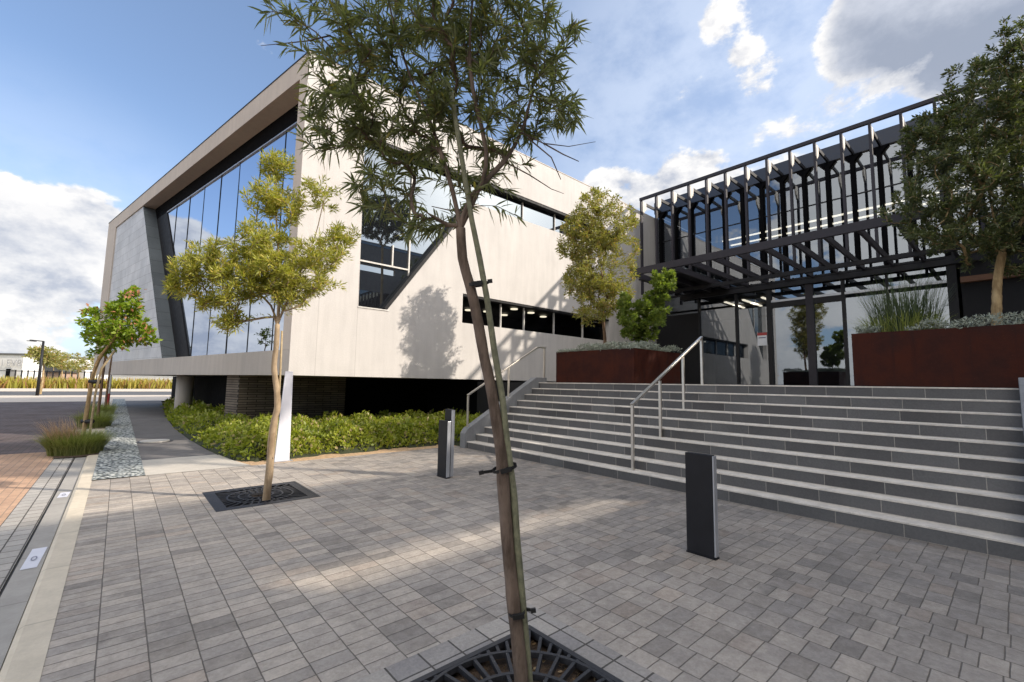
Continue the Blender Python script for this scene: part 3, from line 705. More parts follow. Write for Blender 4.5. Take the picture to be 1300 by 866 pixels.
m = MB(); fbox(m, .42, 13.4, .48, .54, 9.13, 9.17); m.build('transom', 'silver_alu', wb)
# big side window
wn = MB(); wn.quad(*[(x, YF+.26, z) for x, z in WIN[:3]], (8.70, YF+.26, 8.70), (4.79, YF+.26, 8.70)); wo_ = wn.build('window', 'window_glass', wb)
MB().quad((8.70, YF+.26, 7.78), (17.3, YF+.26, 7.78), (17.3, YF+.26, 8.70), (8.70, YF+.26, 8.70)).build('window', 'window_glass', wb)
fr = MB(); fr.bar((5.66, YF+.13, 3.70), (8.66, YF+.13, 7.80), .26, .10, up=(-.806, 0, .59)); fr.box(4.79, 17.3, YF+.02, YF+.25, 8.60, 8.70); fr.build('window_frame', 'dark_cladding', wb)
bars = [(4.85, 6.435, 5.02, 5.065), (5.89, 5.93, 5.07, 5.70), (6.44, 6.48, 4.75, 8.598)]+[(x-.012, x+.012, 7.785, 8.598) for x in (8.72, 11.2, 13.0, 14.8, 16.4)]
for x0, x1, z0, z1 in bars: MB().box(x0, x1, YF+.2, YF+.25, z0, z1).build('window_bar', 'white_line_frame', wb)
MB().box(4.83, 5.75, YF-.02, YF+.19, 3.645, 3.679).build('sill', 'white_line_frame', wb)
# ribbon window with a dim room behind
MB().quad((8.36, YF+.28, 3.58), (16.4, YF+.28, 3.58), (16.4, YF+.28, 4.56), (8.36, YF+.28, 4.56)).build('ribbon_window', 'ribbon_glass', wb)
rm = MB(); rm.box(8.1, 16.6, YF+.34, YF+5, 3.0, 5.0); rm.f = [f for f in rm.f if True]; 
rm = MB(); rm.quad((8.1, YF+5, 2.5), (20.3, YF+5, 2.5), (20.3, YF+5, 5), (8.1, YF+5, 5)); rm.quad((8.1, YF+.33, 4.9), (20.3, YF+.33, 4.9), (20.3, YF+5, 4.9), (8.1, YF+5, 4.9)); rm.quad((8.1, YF+.33, 2.5), (20.3, YF+.33, 2.5), (20.3, YF+5, 2.5), (8.1, YF+5, 2.5)); rm.quad((20.3, YF+.33, 2.5), (20.3, YF+5, 2.5), (20.3, YF+5, 5), (20.3, YF+.33, 5))
rm.build('ribbon_room', 'interior_dark', wb)
for x in (10.2, 11.35, 13.0, 14.8): MB().box(x-.02, x+.02, YF+.2, YF+.27, 3.582, 4.478).build('window_bar', 'white_line_frame', wb)
fr = MB(); fr.box(8.36, 16.4, YF+.02, YF+.27, 4.48, 4.56); fr.build('ribbon_head', 'dark_cladding', wb)
for x, y in ((9.6, 14.6), (10.9, 14.8), (12.6, 14.2), (12.2, 15.6), (13.8, 14.4), (13.4, 15.8), (15.0, 14.8), (11.4, 15.9)):
    MB().tube([(x, y, 4.80), (x, y, 4.84)], .16, seg=14).build('ceiling_lamp', 'disc_light', wb)
# column and wall under the building
cl = MB(); cl.tube([(2.07, 22.7, -.1), (2.07, 22.7, ZB+.01)], .30, seg=24); tag(cl.build('support_column', 'slab_concrete', smooth=True), 'round concrete column holding up the raised building beside the path', 'column')
sw = MB(); sw.box(2.75, 6.0, 15.6, 16., -.05, ZB-.003); sw.prism([(2.75, 15.6, -.05), (2.75, 15.6, ZB-.003), (2.55, 16.4, ZB-.003), (2.55, 16.4, -.05)], (.3, .1, 0))
tag(sw.build('stone_wall', 'stacked_stone'), 'stacked stone wall in the shade under the raised building', 'wall')
dw = MB(); dw.quad((6.0, 15.8, -.1), (21, 15.8, -.1), (21, 15.8, ZB), (6.0, 15.8, ZB)); dw.quad((9.4, 12.1, -.1), (9.4, 15.8, -.1), (9.4, 15.8, ZB), (9.4, 12.1, ZB)); dw.quad((2.9, 16.02, -.1), (2.9, 40, -.1), (2.9, 40, ZB), (2.9, 16.02, ZB))  # black sheets stand in for the deep shade under the building
tag(dw.build('undercroft_shade', 'black_void'), 'black sheets standing for the deep shade under the white building', 'wall')

# ------------------------------------------------------------------ glass building
XG, XF, XC = 20.4, 18.5, 15.0
YA, YB = 11.98, -18.
gb = empty('glass_building', (XG, 4, LZ), 'dark glazed entrance building with tall steel fins and a slatted canopy', 'building')
# floors, roof, inside
m = MB(); m.box(XG-.1, 34, YB, YA, 10.52, 11.12); m.build('roof_fascia', 'navy_fascia', gb)
m = MB(); m.box(XG+.1, 34, YB, YA, 5.62, 6.05); m.build('floor_slab', 'ceiling_grey', gb)
m = MB(); m.quad((27, YB, LZ), (27, YA, LZ), (27, YA, 10.5), (27, YB, 10.5)); m.quad((XG, YA, LZ), (27, YA, LZ), (27, YA, 10.5), (XG, YA, 10.5)); m.quad((XG, YB, LZ), (27, YB, LZ), (27, YB, 10.5), (XG, YB, 10.5)); m.build('inner_wall', 'interior_wall', gb)
m = MB(); m.quad((20.6, YB, LZ), (27, YB, LZ), (27, YA, LZ), (20.6, YA, LZ)); m.build('lobby_floor', 'interior_floor', gb)
m = MB(); m.box(24.2, 24.6, 7.6, 10.6, LZ, LZ+1.15); m.build('reception_desk', 'interior_dark', gb)
MB().box(22.6, 22.9, 2.2, 3.6, LZ, LZ+2.4).build('lobby_screen', 'interior_dark', gb)
m = MB()
for x, z in ((22.6, 9.0), (23.6, 9.0)): m.box(x-.05, x+.05, -2, 9.5, z, z+.05)
for y in (7.2, 8.0, 8.8): m.box(21.0, 23.2, y-.05, y+.05, 5.55, 5.6)
m.build('strip_lamp', 'strip_light', gb)
# curtain wall panes, upper and lower
rr = random.Random(9); ys = [YA-.35-.8*i for i in range(38)]
def pane(y0, y1, z0, z1):
    t = rr.uniform(-.003, .003); u_ = rr.uniform(-.0015, .0015)
    MB().quad((XG+t, y0, z0), (XG-t, y1, z0), (XG-t+u_, y1, z1), (XG+t+u_, y0, z1)).build('glass_pane', 'curtain_glass', gb)
up = [YA, 10.4, 8.8, 7.2, 5.6, 4.0, 2.4, .8, -.8, -4, -9, YB]
for i in range(len(up)-1): pane(up[i], up[i+1], 6.06, 8.95); pane(up[i], up[i+1], 8.97, 10.52)
lo = [YA, 9.75, 8.05, 6.72, 5.25, 4.15, 2.86, 1.2]
for i in range(len(lo)-1): pane(lo[i], lo[i+1], LZ+.08, 5.18); pane(lo[i], lo[i+1], 5.28, 6.05)
m = MB()
for y in ys:
    m.box(XG-.16, XG-.005, y-.065, y+.065, 6.085, 10.5)
    m.prism([(XG-.15, y-.30, 10.5), (XG-.15, y-.065, 10.22), (XG-.15, y+.065, 10.22), (XG-.15, y+.30, 10.5)], (.13, 0, 0))
m.build('mullion', 'black_void', gb)
m = MB(); m.box(XG-.03, XG+.03, YB, YA, 8.94, 8.98); m.box(XG-.03, XG+.03, 1.2, YA, LZ, LZ+.09); m.box(XG-.05, XG+.05, 1.2, YA, 6.0, 6.08); m.build('transom', 'black_steel', gb)
m = MB(); m.box(XG-.07, XG+.05, 1.2, 6.72, 5.18, 5.27); m.build('bright_transom', 'silver_alu', gb)
m = MB(); m.box(XG-.08, XG+.06, 4.15, 6.72, 4.95, 5.178); m.build('door_header', 'black_steel', gb)
for y, w in ((9.75, .04), (8.05, .05), (6.72, .09), (5.25, .13), (4.15, .05), (2.86, .035), (1.2, .12)):
    MB().box(XG-.09, XG+.07, y-w, y+w, LZ, 5.75 if w != .12 else 10.5).build('post', 'fin_steel' if w == .13 and y < 6 else 'black_steel', gb)
m = MB(); m.box(XG-.02, XG+.2, YB, 1.0, LZ, 5.1); m.box(XG-.02, XG+.2, YB, 1.0, 5.3, 6.05); m.build('side_cladding', 'dark_cladding', gb)
m = MB(); m.box(XG-.25, XG+.2, YB, 1.0, 5.1, 5.28); m.build('ledge', 'timber_ledge', gb)
m = MB(); m.box(XG-.03, XG+.1, 9.75, YA, LZ, 5.1); m.build('side_cladding', 'dark_cladding', gb)
# notice on the door
nb = empty('notice', (XG-.11, 7.25, 4.0), 'white paper notice with a red top stuck on the entrance glass', 'notice')
pn = [on_x(961.5, 424, XG-.02), on_x(973.5, 423, XG-.02), on_x(974, 437, XG-.02), on_x(962, 439, XG-.02)]
ya, yb = pn[0].y, pn[1].y; za, zb = pn[3].z, pn[0].z+.02; nb.location = (XG-.02, (ya+yb)/2, za)
MB().box(XG-.024, XG-.018, yb, ya, za, zb).build('paper', 'paper_white', nb)
MB().box(XG-.027, XG-.0245, yb, ya, zb-.10, zb+.02).build('red_heading', 'red_paint', nb)
MB().box(XG-.027, XG-.0245, yb+.05, ya-.04, zb-.22, zb-.17).build('dark_line', 'plate_mark', nb)
# fins
fy = [11.62-.804*i for i in range(30)]
rl = MB(); rl.box(XF-.06, XF+.06, fy[-1]-.1, fy[0]+.06, 10.62, 10.75); rl.build('top_rail', 'fin_steel', gb)
for y in fy:
    f = MB(); f.box(XF-.05, XF+.10, y-.038, y+.038, 5.95, 10.618); f.build('fin', 'fin_steel', gb)
for y in fy:
    MB().prism([(XF+.102, y-.03, 10.60), (XF+.102, y-.03, 9.98), (XF+.20, y-.03, 10.02), (XF+.30, y-.03, 10.16), (XF+.36, y-.03, 10.19), (XF+.42, y-.03, 10.34), (XF+.42, y-.03, 10.60)], (0, .06, 0)).build('bracket', 'pale_bracket', gb)
    MB().box(XF+.422, XG-.101, y-.03, y+.03, 10.46, 10.60).build('arm', 'black_steel', gb)
# canopy
m = MB(); m.box(XC-.05, XC+.07, 1.0, 9.95, 5.96, 6.21); m.build('canopy_front_beam', 'fin_steel', gb)
m = MB(); m.box(XF-.08, XF+.08, .4, 10.6, 5.80, 5.95); m.box(XG-.2, XG-.091, .4, 10.6, 5.76, 5.95); m.build('canopy_cross_beam', 'black_steel', gb)
ry = [9.9-.806*i for i in range(12)]
for y in ry: MB().box(XC+.072, XG-.202, y-.035, y+.035, 5.962, 6.16).build('canopy_rafter', 'fin_steel', gb)
m = MB(); m.box(16.6, XG-.1, 8.3, 10.6, 6.165, 6.22); m.build('canopy_deck', 'dark_cladding', gb)

# neighbouring office block out of view that shades the plaza and shows in the glass
ob = empty('office_block', (14, -12, 0), 'tall beige office block beside the plaza, mirrored in the windows', 'building')
m = MB(); m.box(-12, 40, -28, -11.7, 0, 11.0); m.build('wall', 'office_wall', ob)
m = MB()
for x0, x1, z0, z1 in ((-12, 13.4, 11.002, 13.6), (13.402, 17.8, 11.55, 13.6), (17.802, 40, 11.002, 13.6)): m.box(x0, x1, -12.0, -11.7, z0, z1)
m.build('slotted_shade_screen', 'office_wall', ob)  # unseen screen added, its slot lets a streak of sun onto the plaza
for f in range(4):
    m = MB(); m.box(-11, 39, -11.72, -11.66, 1.2+3.2*f, 2.9+3.2*f) if f < 3 else m.box(-11, 39, -11.72, -11.66, 13.3, 13.5); m.build('window_band', 'window_glass', ob)

# ------------------------------------------------------------------ planters
def planter(x0, x1, y0, y1, z1, label):
    r = empty('planter', ((x0+x1)/2, (y0+y1)/2, LZ), label, 'planter', 'corten steel planters on the landing'); t = .012
    m = MB(); m.box(x0, x1, y0, y0+t, LZ+.01, z1); m.box(x0, x1, y1-t, y1, LZ+.01, z1); m.box(x0, x0+t, y0+t, y1-t, LZ+.01, z1); m.box(x1-t, x1, y0+t, y1-t, LZ+.01, z1); m.build('steel_box', 'corten', r)
    MB().quad((x0+t, y0+t, z1-.05), (x1-t, y0+t, z1-.05), (x1-t, y1-t, z1-.05), (x0+t, y1-t, z1-.05)).build('soil', 'soil', r)
planter(9.6, 11.9, 6.28, 8.92, 2.54, 'rust-brown steel planter on the left, holding the pale green tree')
planter(9.6, 14.9, -3.2, 1.87, 2.57, 'rust-brown steel planter on the right, holding the dark tree and tall grass')
def cover(name, label, x0, x1, y0, y1, z, h, n, ln, wd, mat, seed, cat, keep=None):
    """mounds of small leaves over a rectangle"""
    rng = np.random.default_rng(seed); P = np.stack([rng.uniform(x0, x1, n), rng.uniform(y0, y1, n), np.zeros(n)], 1)
    if keep is not None: P = P[keep(P)]; n = len(P)
    k = 26; C = np.stack([rng.uniform(x0, x1, k), rng.uniform(y0, y1, k)], 1); R = rng.uniform(.16, .34, k)
    d2 = ((P[:, None, :2]-C[None])**2).sum(2); H = np.max(np.maximum(0, 1-d2/(R[None]**2)*.8)**.5, 1)
    top = h*(.45+.55*H); P[:, 2] = z+top*rng.uniform(.15, 1., n)**.5
    D = rng.normal(size=(n, 3))*.7+np.array([0, 0, .7])
    V, Q, T = leaves(P, D, ln*rng.uniform(.6, 1.2, n), wd*rng.uniform(.7, 1.2, n), rng, droop=.1)
    return tag(npmesh(name, V, Q, mat, ftri=T), label, cat, kind='stuff')
cover('silver_groundcover', 'silvery leaves spilling over the rim of the left planter', 9.56, 11.95, 6.24, 8.96, 2.48, .26, 9000, .075, .024, 'leaf_silver', 1, 'ground cover')
cover('silver_groundcover', 'silvery leaves along the rim of the right planter under the dark tree', 9.56, 11.4, -2.2, 1.15, 2.50, .25, 10000, .062, .019, 'leaf_silver', 2, 'ground cover')
cover('silver_groundcover', 'small silvery patch at the left end of the right planter', 9.7, 10.6, 1.5, 1.85, 2.50, .2, 1100, .06, .018, 'leaf_silver', 3, 'ground cover')

# ------------------------------------------------------------------ trees
def PD(lst, depth): return [on_d(x, y, depth if not callable(depth) else depth(i)) for i, (x, y) in enumerate(lst)]
def bl(x, y, depth, rx, rz, w=None, rd=None):
    k = depth/F_PX; c = on_d(x, y, depth); R = rx*k; Rz = rz*k; Rd = (rd if rd else (rx+rz)/2)*k
    # ellipsoid with its wide axes across and along the view, kept in world axes: use the mean horizontal radius
    return (np.array(c), np.array([ (R+Rd)/2, (R+Rd)/2, Rz]), w if w else rx*rz)

# foreground tree
base = Vector((1.56, 1.66, -.06)); DEP = (base-O).dot(fwd)
tr = [base]+PD([(662, 866), (656, 800), (651, 754), (645, 698), (640, 629), (636, 574), (631, 539), (623, 490), (615, 455), (607, 409), (597, 364), (587, 328), (585, 290)], lambda i: DEP+.0+.012*i)
D0 = DEP+.15
limbs = [PD([(574, 240), (560, 195), (545, 150), (520, 95), (500, 30), (480, -60)], lambda i: D0+.03*i), PD([(612, 232), (617, 190), (606, 140), (596, 80), (600, 0), (610, -90)], lambda i: D0+.0*i), PD([(598, 250), (640, 205), (665, 160), (680, 90), (690, 10)], lambda i: D0+.07*i)]
q = D0+.1
blobs = [bl(455, 60, q, 70, 70), bl(540, 40, q+.1, 80, 80), bl(620, 30, q, 85, 80), bl(670, 70, q+.15, 55, 75), bl(440, 150, q-.1, 55, 45), bl(510, 150, q, 75, 60), bl(480, 235, q-.05, 42, 42), bl(545, 215, q+.1, 55, 45),
         bl(610, 140, q, 70, 55), bl(690, 150, q+.15, 48, 44), bl(640, 215, q+.1, 48, 26, 700), bl(520, 285, q-.08, 48, 16, 800), bl(600, 262, q, 40, 22, 500), bl(395, 55, q, 34, 42, 420), bl(362, 14, q, 28, 20, 900), bl(405, 165, q-.05, 24, 34, 700), bl(425, 110, q-.1, 40, 40, 700), bl(560, -60, q, 150, 70), bl(560, -170, q, 120, 70), bl(712, 30, q+.1, 26, 60, 800), bl(640, 285, q+.05, 28, 14, 150)]
ft = tree('foreground_tree', 'thin staked tree with long narrow dark leaves close in front of the plaza', tr, .037, .024, blobs, 800, dict(n=20, len=.088, wid=.0098, fine=True, cover=.8, along=.8, droop=.22, up=.0), 'leaf_willow', 'bark_dark', 11, limbs=limbs, twig=.0016, spread=.9, jitter=.006, seg=12, base=Vector((1.56, 1.66, -.06)))
rt_ = random.Random(4); tw = MB()
for pts in ([(655, 165), (690, 182), (722, 186), (756, 180)], [(670, 175), (700, 200), (712, 228)], [(690, 182), (715, 196), (735, 205)], [(640, 205), (672, 222), (700, 240), (716, 246)], [(420, 45), (390, 52), (352, 56), (331, 58)], [(430, 70), (400, 40), (372, 22)], [(600, 262), (575, 268), (548, 262)]):
    tw.tube(PD(pts, lambda i: D0+.1), [.0045, .0035, .0022, .0012][:len(pts)], seg=5)
tw.build('bare_twigs', 'bark_dark', ft, smooth=True)['kind'] = 'stuff'
# its stake and straps
s_pts = [Vector((1.615, 1.62, -.07))]+PD([(672, 866), (663, 759), (656, 685), (652.6, 629), (643, 557), (638, 506), (628, 448), (618, 377), (609, 328), (599, 280), (586, 200), (573, 118)], lambda i: DEP+.02+.012*i)
sk = empty('tree_stake', s_pts[0], 'crooked grey-green wooden stake tied to the foreground tree', 'stake')
b = MB(); b.tube(s_pts, [.0195-.0006*i for i in range(len(s_pts))], seg=10, wob=.05, rng=random.Random(2)); b.build('pole', 'stake_wood', sk, smooth=True)
def strap(pa, pb, depth, over, hw=.016):
    a, b_ = on_d(*pa, depth), on_d(*pb, depth+.01); f = fwd; m = MB()
    d = (b_-a).normalized(); u = d.cross(f).normalized()
    # loop of flat band round trunk and stake, with a free end
    n = 28; half = (b_-a).length/2; mid = (a+b_)/2; rx, ry = half, .048
    ring = [mid + d*rx*math.cos(2*math.pi*i/n) - f*ry*math.sin(2*math.pi*i/n) for i in range(n+1)]
    for i in range(n):
        p, r2 = ring[i], ring[i+1]; m.quad(p-u*hw/2, r2-u*hw/2, r2+u*hw/2, p+u*hw/2)
    e = on_d(*over, depth-.02); s0 = a if (e-a).length < (e-b_).length else b_
    m.bar(s0, e, .006, hw*.9, up=u); m.bar(mid-f*ry-d*.02, mid-f*ry+d*.035, .016, hw*1.35, up=u)
    m.bar(e-d*.012, e+d*.012, .012, hw*1.2, up=u)
    m.build('strap', 'rubber', sk)
strap((592, 363), (617, 360), DEP+.13, (622, 357)); strap((625, 598), (656, 590), DEP+.07, (611, 600)); strap((645, 777), (667, 773), DEP+.02, (677, 775))

# small yellow-green tree on the plaza
b2 = Vector((1.62, 6.84-.35, -.05)); b2 = on_z(338, 634, -.0); b2.z = -.06; D2 = (b2-O).dot(fwd)
tr2 = [b2]+PD([(339, 625), (342.7, 592), (344, 562), (348, 534), (352.5, 516), (351, 491), (348, 465), (351, 438), (352, 412)], D2)
limbs = [PD([(344, 388), (325, 370), (300, 350), (275, 340)], lambda i: D2-.1*i), PD([(354, 390), (356, 350), (352, 300), (350, 250), (352, 215)], lambda i: D2+.05*i), PD([(362, 388), (380, 350), (400, 300), (412, 250)], lambda i: D2+.08*i)]
blobs = [bl(353, 210, D2+.2, 17, 22), bl(335, 252, D2, 24, 24), bl(362, 262, D2+.2, 26, 26), bl(409, 247, D2+.3, 28, 24, 380), bl(432, 305, D2+.3, 22, 24, 330), bl(404, 326, D2+.1, 32, 30, 600), bl(335, 308, D2, 30, 30), bl(290, 330, D2-.1, 34, 26), bl(252, 342, D2-.1, 30, 26), bl(233, 366, D2-.1, 18, 18), bl(303, 362, D2-.2, 34, 28), bl(345, 348, D2-.1, 32, 30), bl(380, 352, D2, 32, 28), bl(368, 378, D2, 28, 16), bl(290, 405, D2-.1, 18, 15), bl(264, 382, D2-.1, 22, 12), bl(246, 318, D2, 12, 9, 60), bl(418, 358, D2+.1, 18, 12, 90)]
tree('small_tree', 'small yellow-green tree with a pale crooked trunk growing from the plaza grate', tr2, .052, .032, blobs, 860, dict(n=33, len=.078, wid=.0165, cover=.85, along=.6, droop=.05, up=.25, puff=.05), 'leaf_olive', 'bark_light', 21, limbs=limbs, twig=.002, spread=.8, jitter=.012)
sk = empty('tree_stake', on_z(341, 634, -.05), 'thin pale stake tied beside the small yellow-green tree', 'stake')
MB().tube([Vector(sk.location)]+PD([(349, 560), (353, 520), (356, 470), (358, 420)], D2+.04), .014, seg=8).build('pole', 'pale_stake', sk, smooth=True)
MB().tube(PD([(338, 582), (347, 581)], D2), .022, seg=8).build('strap', 'rubber', sk)

# leaning tree by the kerb with pink young leaves
b3 = on_z(103, 566, 0); b3.z = -.03; D3 = (b3-O).dot(fwd)
tr3 = [b3]+PD([(107, 543), (113, 505), (117, 482), (123, 462), (130, 449)], D3)
limbs = [PD([(140, 436), (150, 422), (155, 405)], D3), PD([(138, 440), (140, 420), (130, 402)], D3+.15)]
blobs = [bl(148, 415, D3, 38, 26), bl(120, 437, D3, 20, 14), bl(170, 420, D3, 24, 22), bl(160, 393, D3, 22, 18), bl(166, 372, D3, 9, 9, 120), bl(113, 414, D3, 12, 8, 90), bl(185, 430, D3, 12, 14), bl(114, 396, D3, 8, 5, 40), bl(135, 430, D3+.3, 30, 20), bl(84, 428, D3, 5, 4, 15)]
t3 = tree('leaning_tree', 'leaning tree with bright green and pinkish leaves in the grass tuft by the kerb', tr3, .048, .036, blobs, 120, dict(n=28, len=.12, wid=.06, cover=.6, along=.5, droop=.15, up=.3, puff=.06), 'leaf_lime', 'bark_tan', 31, limbs=limbs, twig=.006, spread=.9)
rng = np.random.default_rng(8); P = []; 
for x, y, k in ((172, 375, 14), (112, 395, 10), (172, 410, 7), (186, 420, 9), (165, 437, 5), (153, 400, 5)):
    c = np.array(on_d(x, y, D3-.25)); P.append(c+rng.normal(size=(k, 3))*np.array([.10, .10, .09]))
P = np.concatenate(P); V, Q, T = leaves(P, rng.normal(size=(len(P), 3))+np.array([0, 0, .5]), np.full(len(P), .12), np.full(len(P), .055), rng)
npmesh('pink_leaves', V, Q, 'leaf_pink', t3, ftri=T)
sk = empty('tree_stake', on_z(112, 566, 0), 'pale stake lashed to the leaning tree by the kerb', 'stake')
MB().tube([Vector(sk.location)]+PD([(115, 543), (121, 500), (129, 468), (146, 445)], D3-.05), .022, seg=8).build('pole', 'pale_stake', sk, smooth=True)
for x0, y0, x1, y1 in ((104, 535, 118, 535), (114, 484, 126, 485)): MB().tube(PD([(x0, y0), (x1, y1)], D3), .05, seg=8).build('strap', 'rubber', sk)

# planter trees
tr4 = [Vector((10.8, 8.05, 2.5)), Vector((10.82, 8.08, 3.0)), Vector((10.78, 8.10, 3.5)), Vector((10.82, 8.12, 3.95))]
D4 = (tr4[0]-O).dot(fwd)
blobs = [bl(755, 262, D4, 34, 22), bl(742, 300, D4, 34, 36), bl(780, 292, D4, 30, 36), bl(755, 345, D4, 38, 34), bl(735, 360, D4-.2, 22, 26), bl(775, 372, D4, 28, 28), bl(752, 395, D4-.1, 28, 18), bl(800, 268, D4+.2, 8, 14, 60), bl(722, 312, D4, 14, 20), bl(800, 330, D4, 14, 30, 160), bl(760, 248, D4, 14, 12, 90)]
tree('planter_tree', 'pale yellow-green tree standing in the left planter in front of the white wall', tr4, .055, .04, blobs, 680, dict(n=32, len=.10, wid=.036, cover=.8, along=.5, droop=.15, up=.3, puff=.10), 'leaf_planter', 'bark_planter', 41, twig=.0055, spread=.9, jitter=.02)
q = Vector((10.9, 6.75, 2.5)); D5 = (q-O).dot(fwd)
blobs = [bl(838, 365, D5, 16, 22), bl(830, 395, D5, 22, 22), bl(805, 400, D5, 22, 22), bl(812, 420, D5, 26, 14), bl(848, 352, D5, 8, 12, 120), bl(795, 385, D5, 12, 16, 100), bl(843, 330, D5+1.2, 26, 4, 30)]
tree('leafy_shrub', 'tall bright green shrub rising from the right end of the left planter', [q, q+Vector((.02, .02, .25)), q+Vector((0, .03, .45))], .03, .025, blobs[:6], 220, dict(n=50, len=.11, wid=.05, cover=.65, along=.6, droop=.1, up=.4, puff=.05), 'leaf_green', 'bark_planter', 42, cat='shrub', twig=.005)
K6 = 14.1/10.8
def far6(x, y, z): return O+(Vector((x, y, z))-O)*K6
tr6 = [Vector((14.1, .22, 2.5)), far6(10.75, .14, 2.95), far6(10.82, .10, 3.45), far6(10.8, .02, 3.9)]
D6 = (tr6[0]-O).dot(fwd)
limbs = [[far6(10.7, .5, 4.4), far6(10.5, .9, 5.0)], [far6(10.9, -.3, 4.6), far6(11., -.5, 5.6), far6(11, -.6, 6.8)], [far6(10.8, .1, 4.8), far6(10.75, .1, 6.0), far6(10.8, -.1, 7.4)]]
blobs = [bl(1160, 268, D6, 42, 26), bl(1200, 235, D6, 60, 45), bl(1235, 170, D6, 65, 50), bl(1275, 110, D6, 60, 55), bl(1290, 60, D6, 50, 35), bl(1325, 90, D6, 60, 60), bl(1190, 175, D6, 38, 36), bl(1165, 190, D6+.2, 22, 34), bl(1230, 290, D6, 60, 38), bl(1290, 260, D6, 70, 60), bl(1325, 220, D6, 70, 70), bl(1180, 300, D6-.2, 34, 18), bl(1260, 320, D6, 40, 26), bl(1315, 320, D6, 50, 36), bl(1225, 110, D6, 30, 28), bl(1270, 40, D6, 14, 20, 200), bl(1300, 180, D6+.4, 90, 80), bl(1145, 240, D6, 12, 16, 90)]
tree('planter_tree', 'large dark green dense tree leaning over the right planter at the picture edge', tr6, .10, .07, blobs, 1250, dict(n=38, len=.10, wid=.036, cover=.75, along=.6, droop=.1, up=.3, puff=.08), 'leaf_dark', 'bark_tan', 51, limbs=limbs, twig=.0042, spread=.85, jitter=.02)
tree('unseen_shade_tree', 'added unseen tree beyond the right edge, its high crown shading the path', [Vector((13.6, -5.2, 1.6)), Vector((13.7, -5.2, 6)), Vector((13.6, -5.3, 11.2))], .14, .08, [(np.array((13.5, -5.1, 13.4)), np.array((2.3, 2.3, 1.7)), 1)], 380, dict(n=60, len=.16, wid=.07, cover=.8, puff=.1), 'leaf_dark', 'bark_tan', 71, twig=.006)  # out of view, added so its crown shades the path
# tall grass at the left end of the right planter
rt = empty('tall_grass', (10.3, 1.35, 2.5), 'tall feathery dark green grass at the left end of the right planter', 'grass')
def disc(cx, cy, rx, ry, z):
    def f(rng, n):
        a = rng.uniform(0, 2*math.pi, n); r = np.sqrt(rng.uniform(0, 1, n)); return np.stack([cx+rx*r*np.cos(a), cy+ry*r*np.sin(a), np.full(n, z)], 1)
    return f
rng = np.random.default_rng(12)
blades('stems', disc(10.35, 1.25, .4, .42, 2.5), 520, 1.15, .010, 'reed_green', rt, rng, lean=.38, droop=.3, clump=(10.35, 1.25, 2.5))
blades('low_leaves', disc(10.35, 1.3, .5, .5, 2.5), 600, .5, .016, 'grass_blade', rt, rng, lean=.7, droop=.4, clump=(10.35, 1.3, 2.5))

# ------------------------------------------------------------------ shrub bed
rng = np.random.default_rng(77)
def bed_left(y): return np.interp(y, [9.7, 10.2, 11, 12, 14.5, 18, 24, 30], [2.05, 1.95, 1.75, 1.66, 1.56, 1.50, 1.65, 1.95])
def bed_h(x, y):
    a = .50+.10*np.sin(3.1*x+1.3*y)+.07*np.sin(7.3*x-2.1*y+1)+.05*np.sin(13*x+9*y)
    ed = np.minimum(np.minimum((x-bed_left(y))/.35, (y-(10.0+.07*np.sin(4*x)+.05*np.sin(11*x)))/.40), 1); return a*np.sqrt(np.clip(ed, 0, 1))*np.interp(y, [9.8, 12, 14], [1., 1.05, .95])
def pts_bed(n, x0, x1, y0, y1):
    x, y = rng.uniform(x0, x1, n), rng.uniform(y0, y1, n); h = bed_h(x, y); k = h > .04; x, y, h = x[k], y[k], h[k]
    return np.stack([x, y, h*rng.uniform(.25, 1., len(x))**.5], 1)
P = np.concatenate([pts_bed(17000, 1.5, 9.0, 9.75, 11.2), pts_bed(13000, 1.5, 9.2, 11.2, 14.), pts_bed(7000, 1.45, 4.2, 14., 22.), pts_bed(3000, 1.45, 4., 22., 32.)])
P = P[~((P[:, 0] > 6.45) & (P[:, 1] < 9.4))]; P = P[~((abs(P[:, 0]-2.54) < .2) & (P[:, 1] < 9.95))]; n = len(P)
V, Q, T = leaves(P-np.array([0, 0, .03]), rng.normal(size=(n, 3))*.6+np.array([0, 0, .75]), .12*rng.uniform(.6, 1.25, n)*np.interp(P[:, 1], [11, 20], [1, 1.6]), .056*rng.uniform(.7, 1.2, n)*np.interp(P[:, 1], [11, 20], [1, 1.6]), rng, droop=.15)
sb_ = npmesh('shrub_bed', V, Q, 'leaf_shrub', ftri=T); tag(sb_, 'low yellow-green shrubs massed in the bed under the white wall', 'shrubs', kind='stuff')
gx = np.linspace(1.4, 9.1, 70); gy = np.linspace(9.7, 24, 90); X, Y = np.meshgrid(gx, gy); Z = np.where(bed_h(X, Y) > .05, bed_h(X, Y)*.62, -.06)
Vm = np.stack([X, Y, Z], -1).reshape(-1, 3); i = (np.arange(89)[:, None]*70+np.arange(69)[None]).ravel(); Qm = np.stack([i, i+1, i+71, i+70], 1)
npmesh('undergrowth', Vm, Qm, 'mound', sb_, smooth=True)

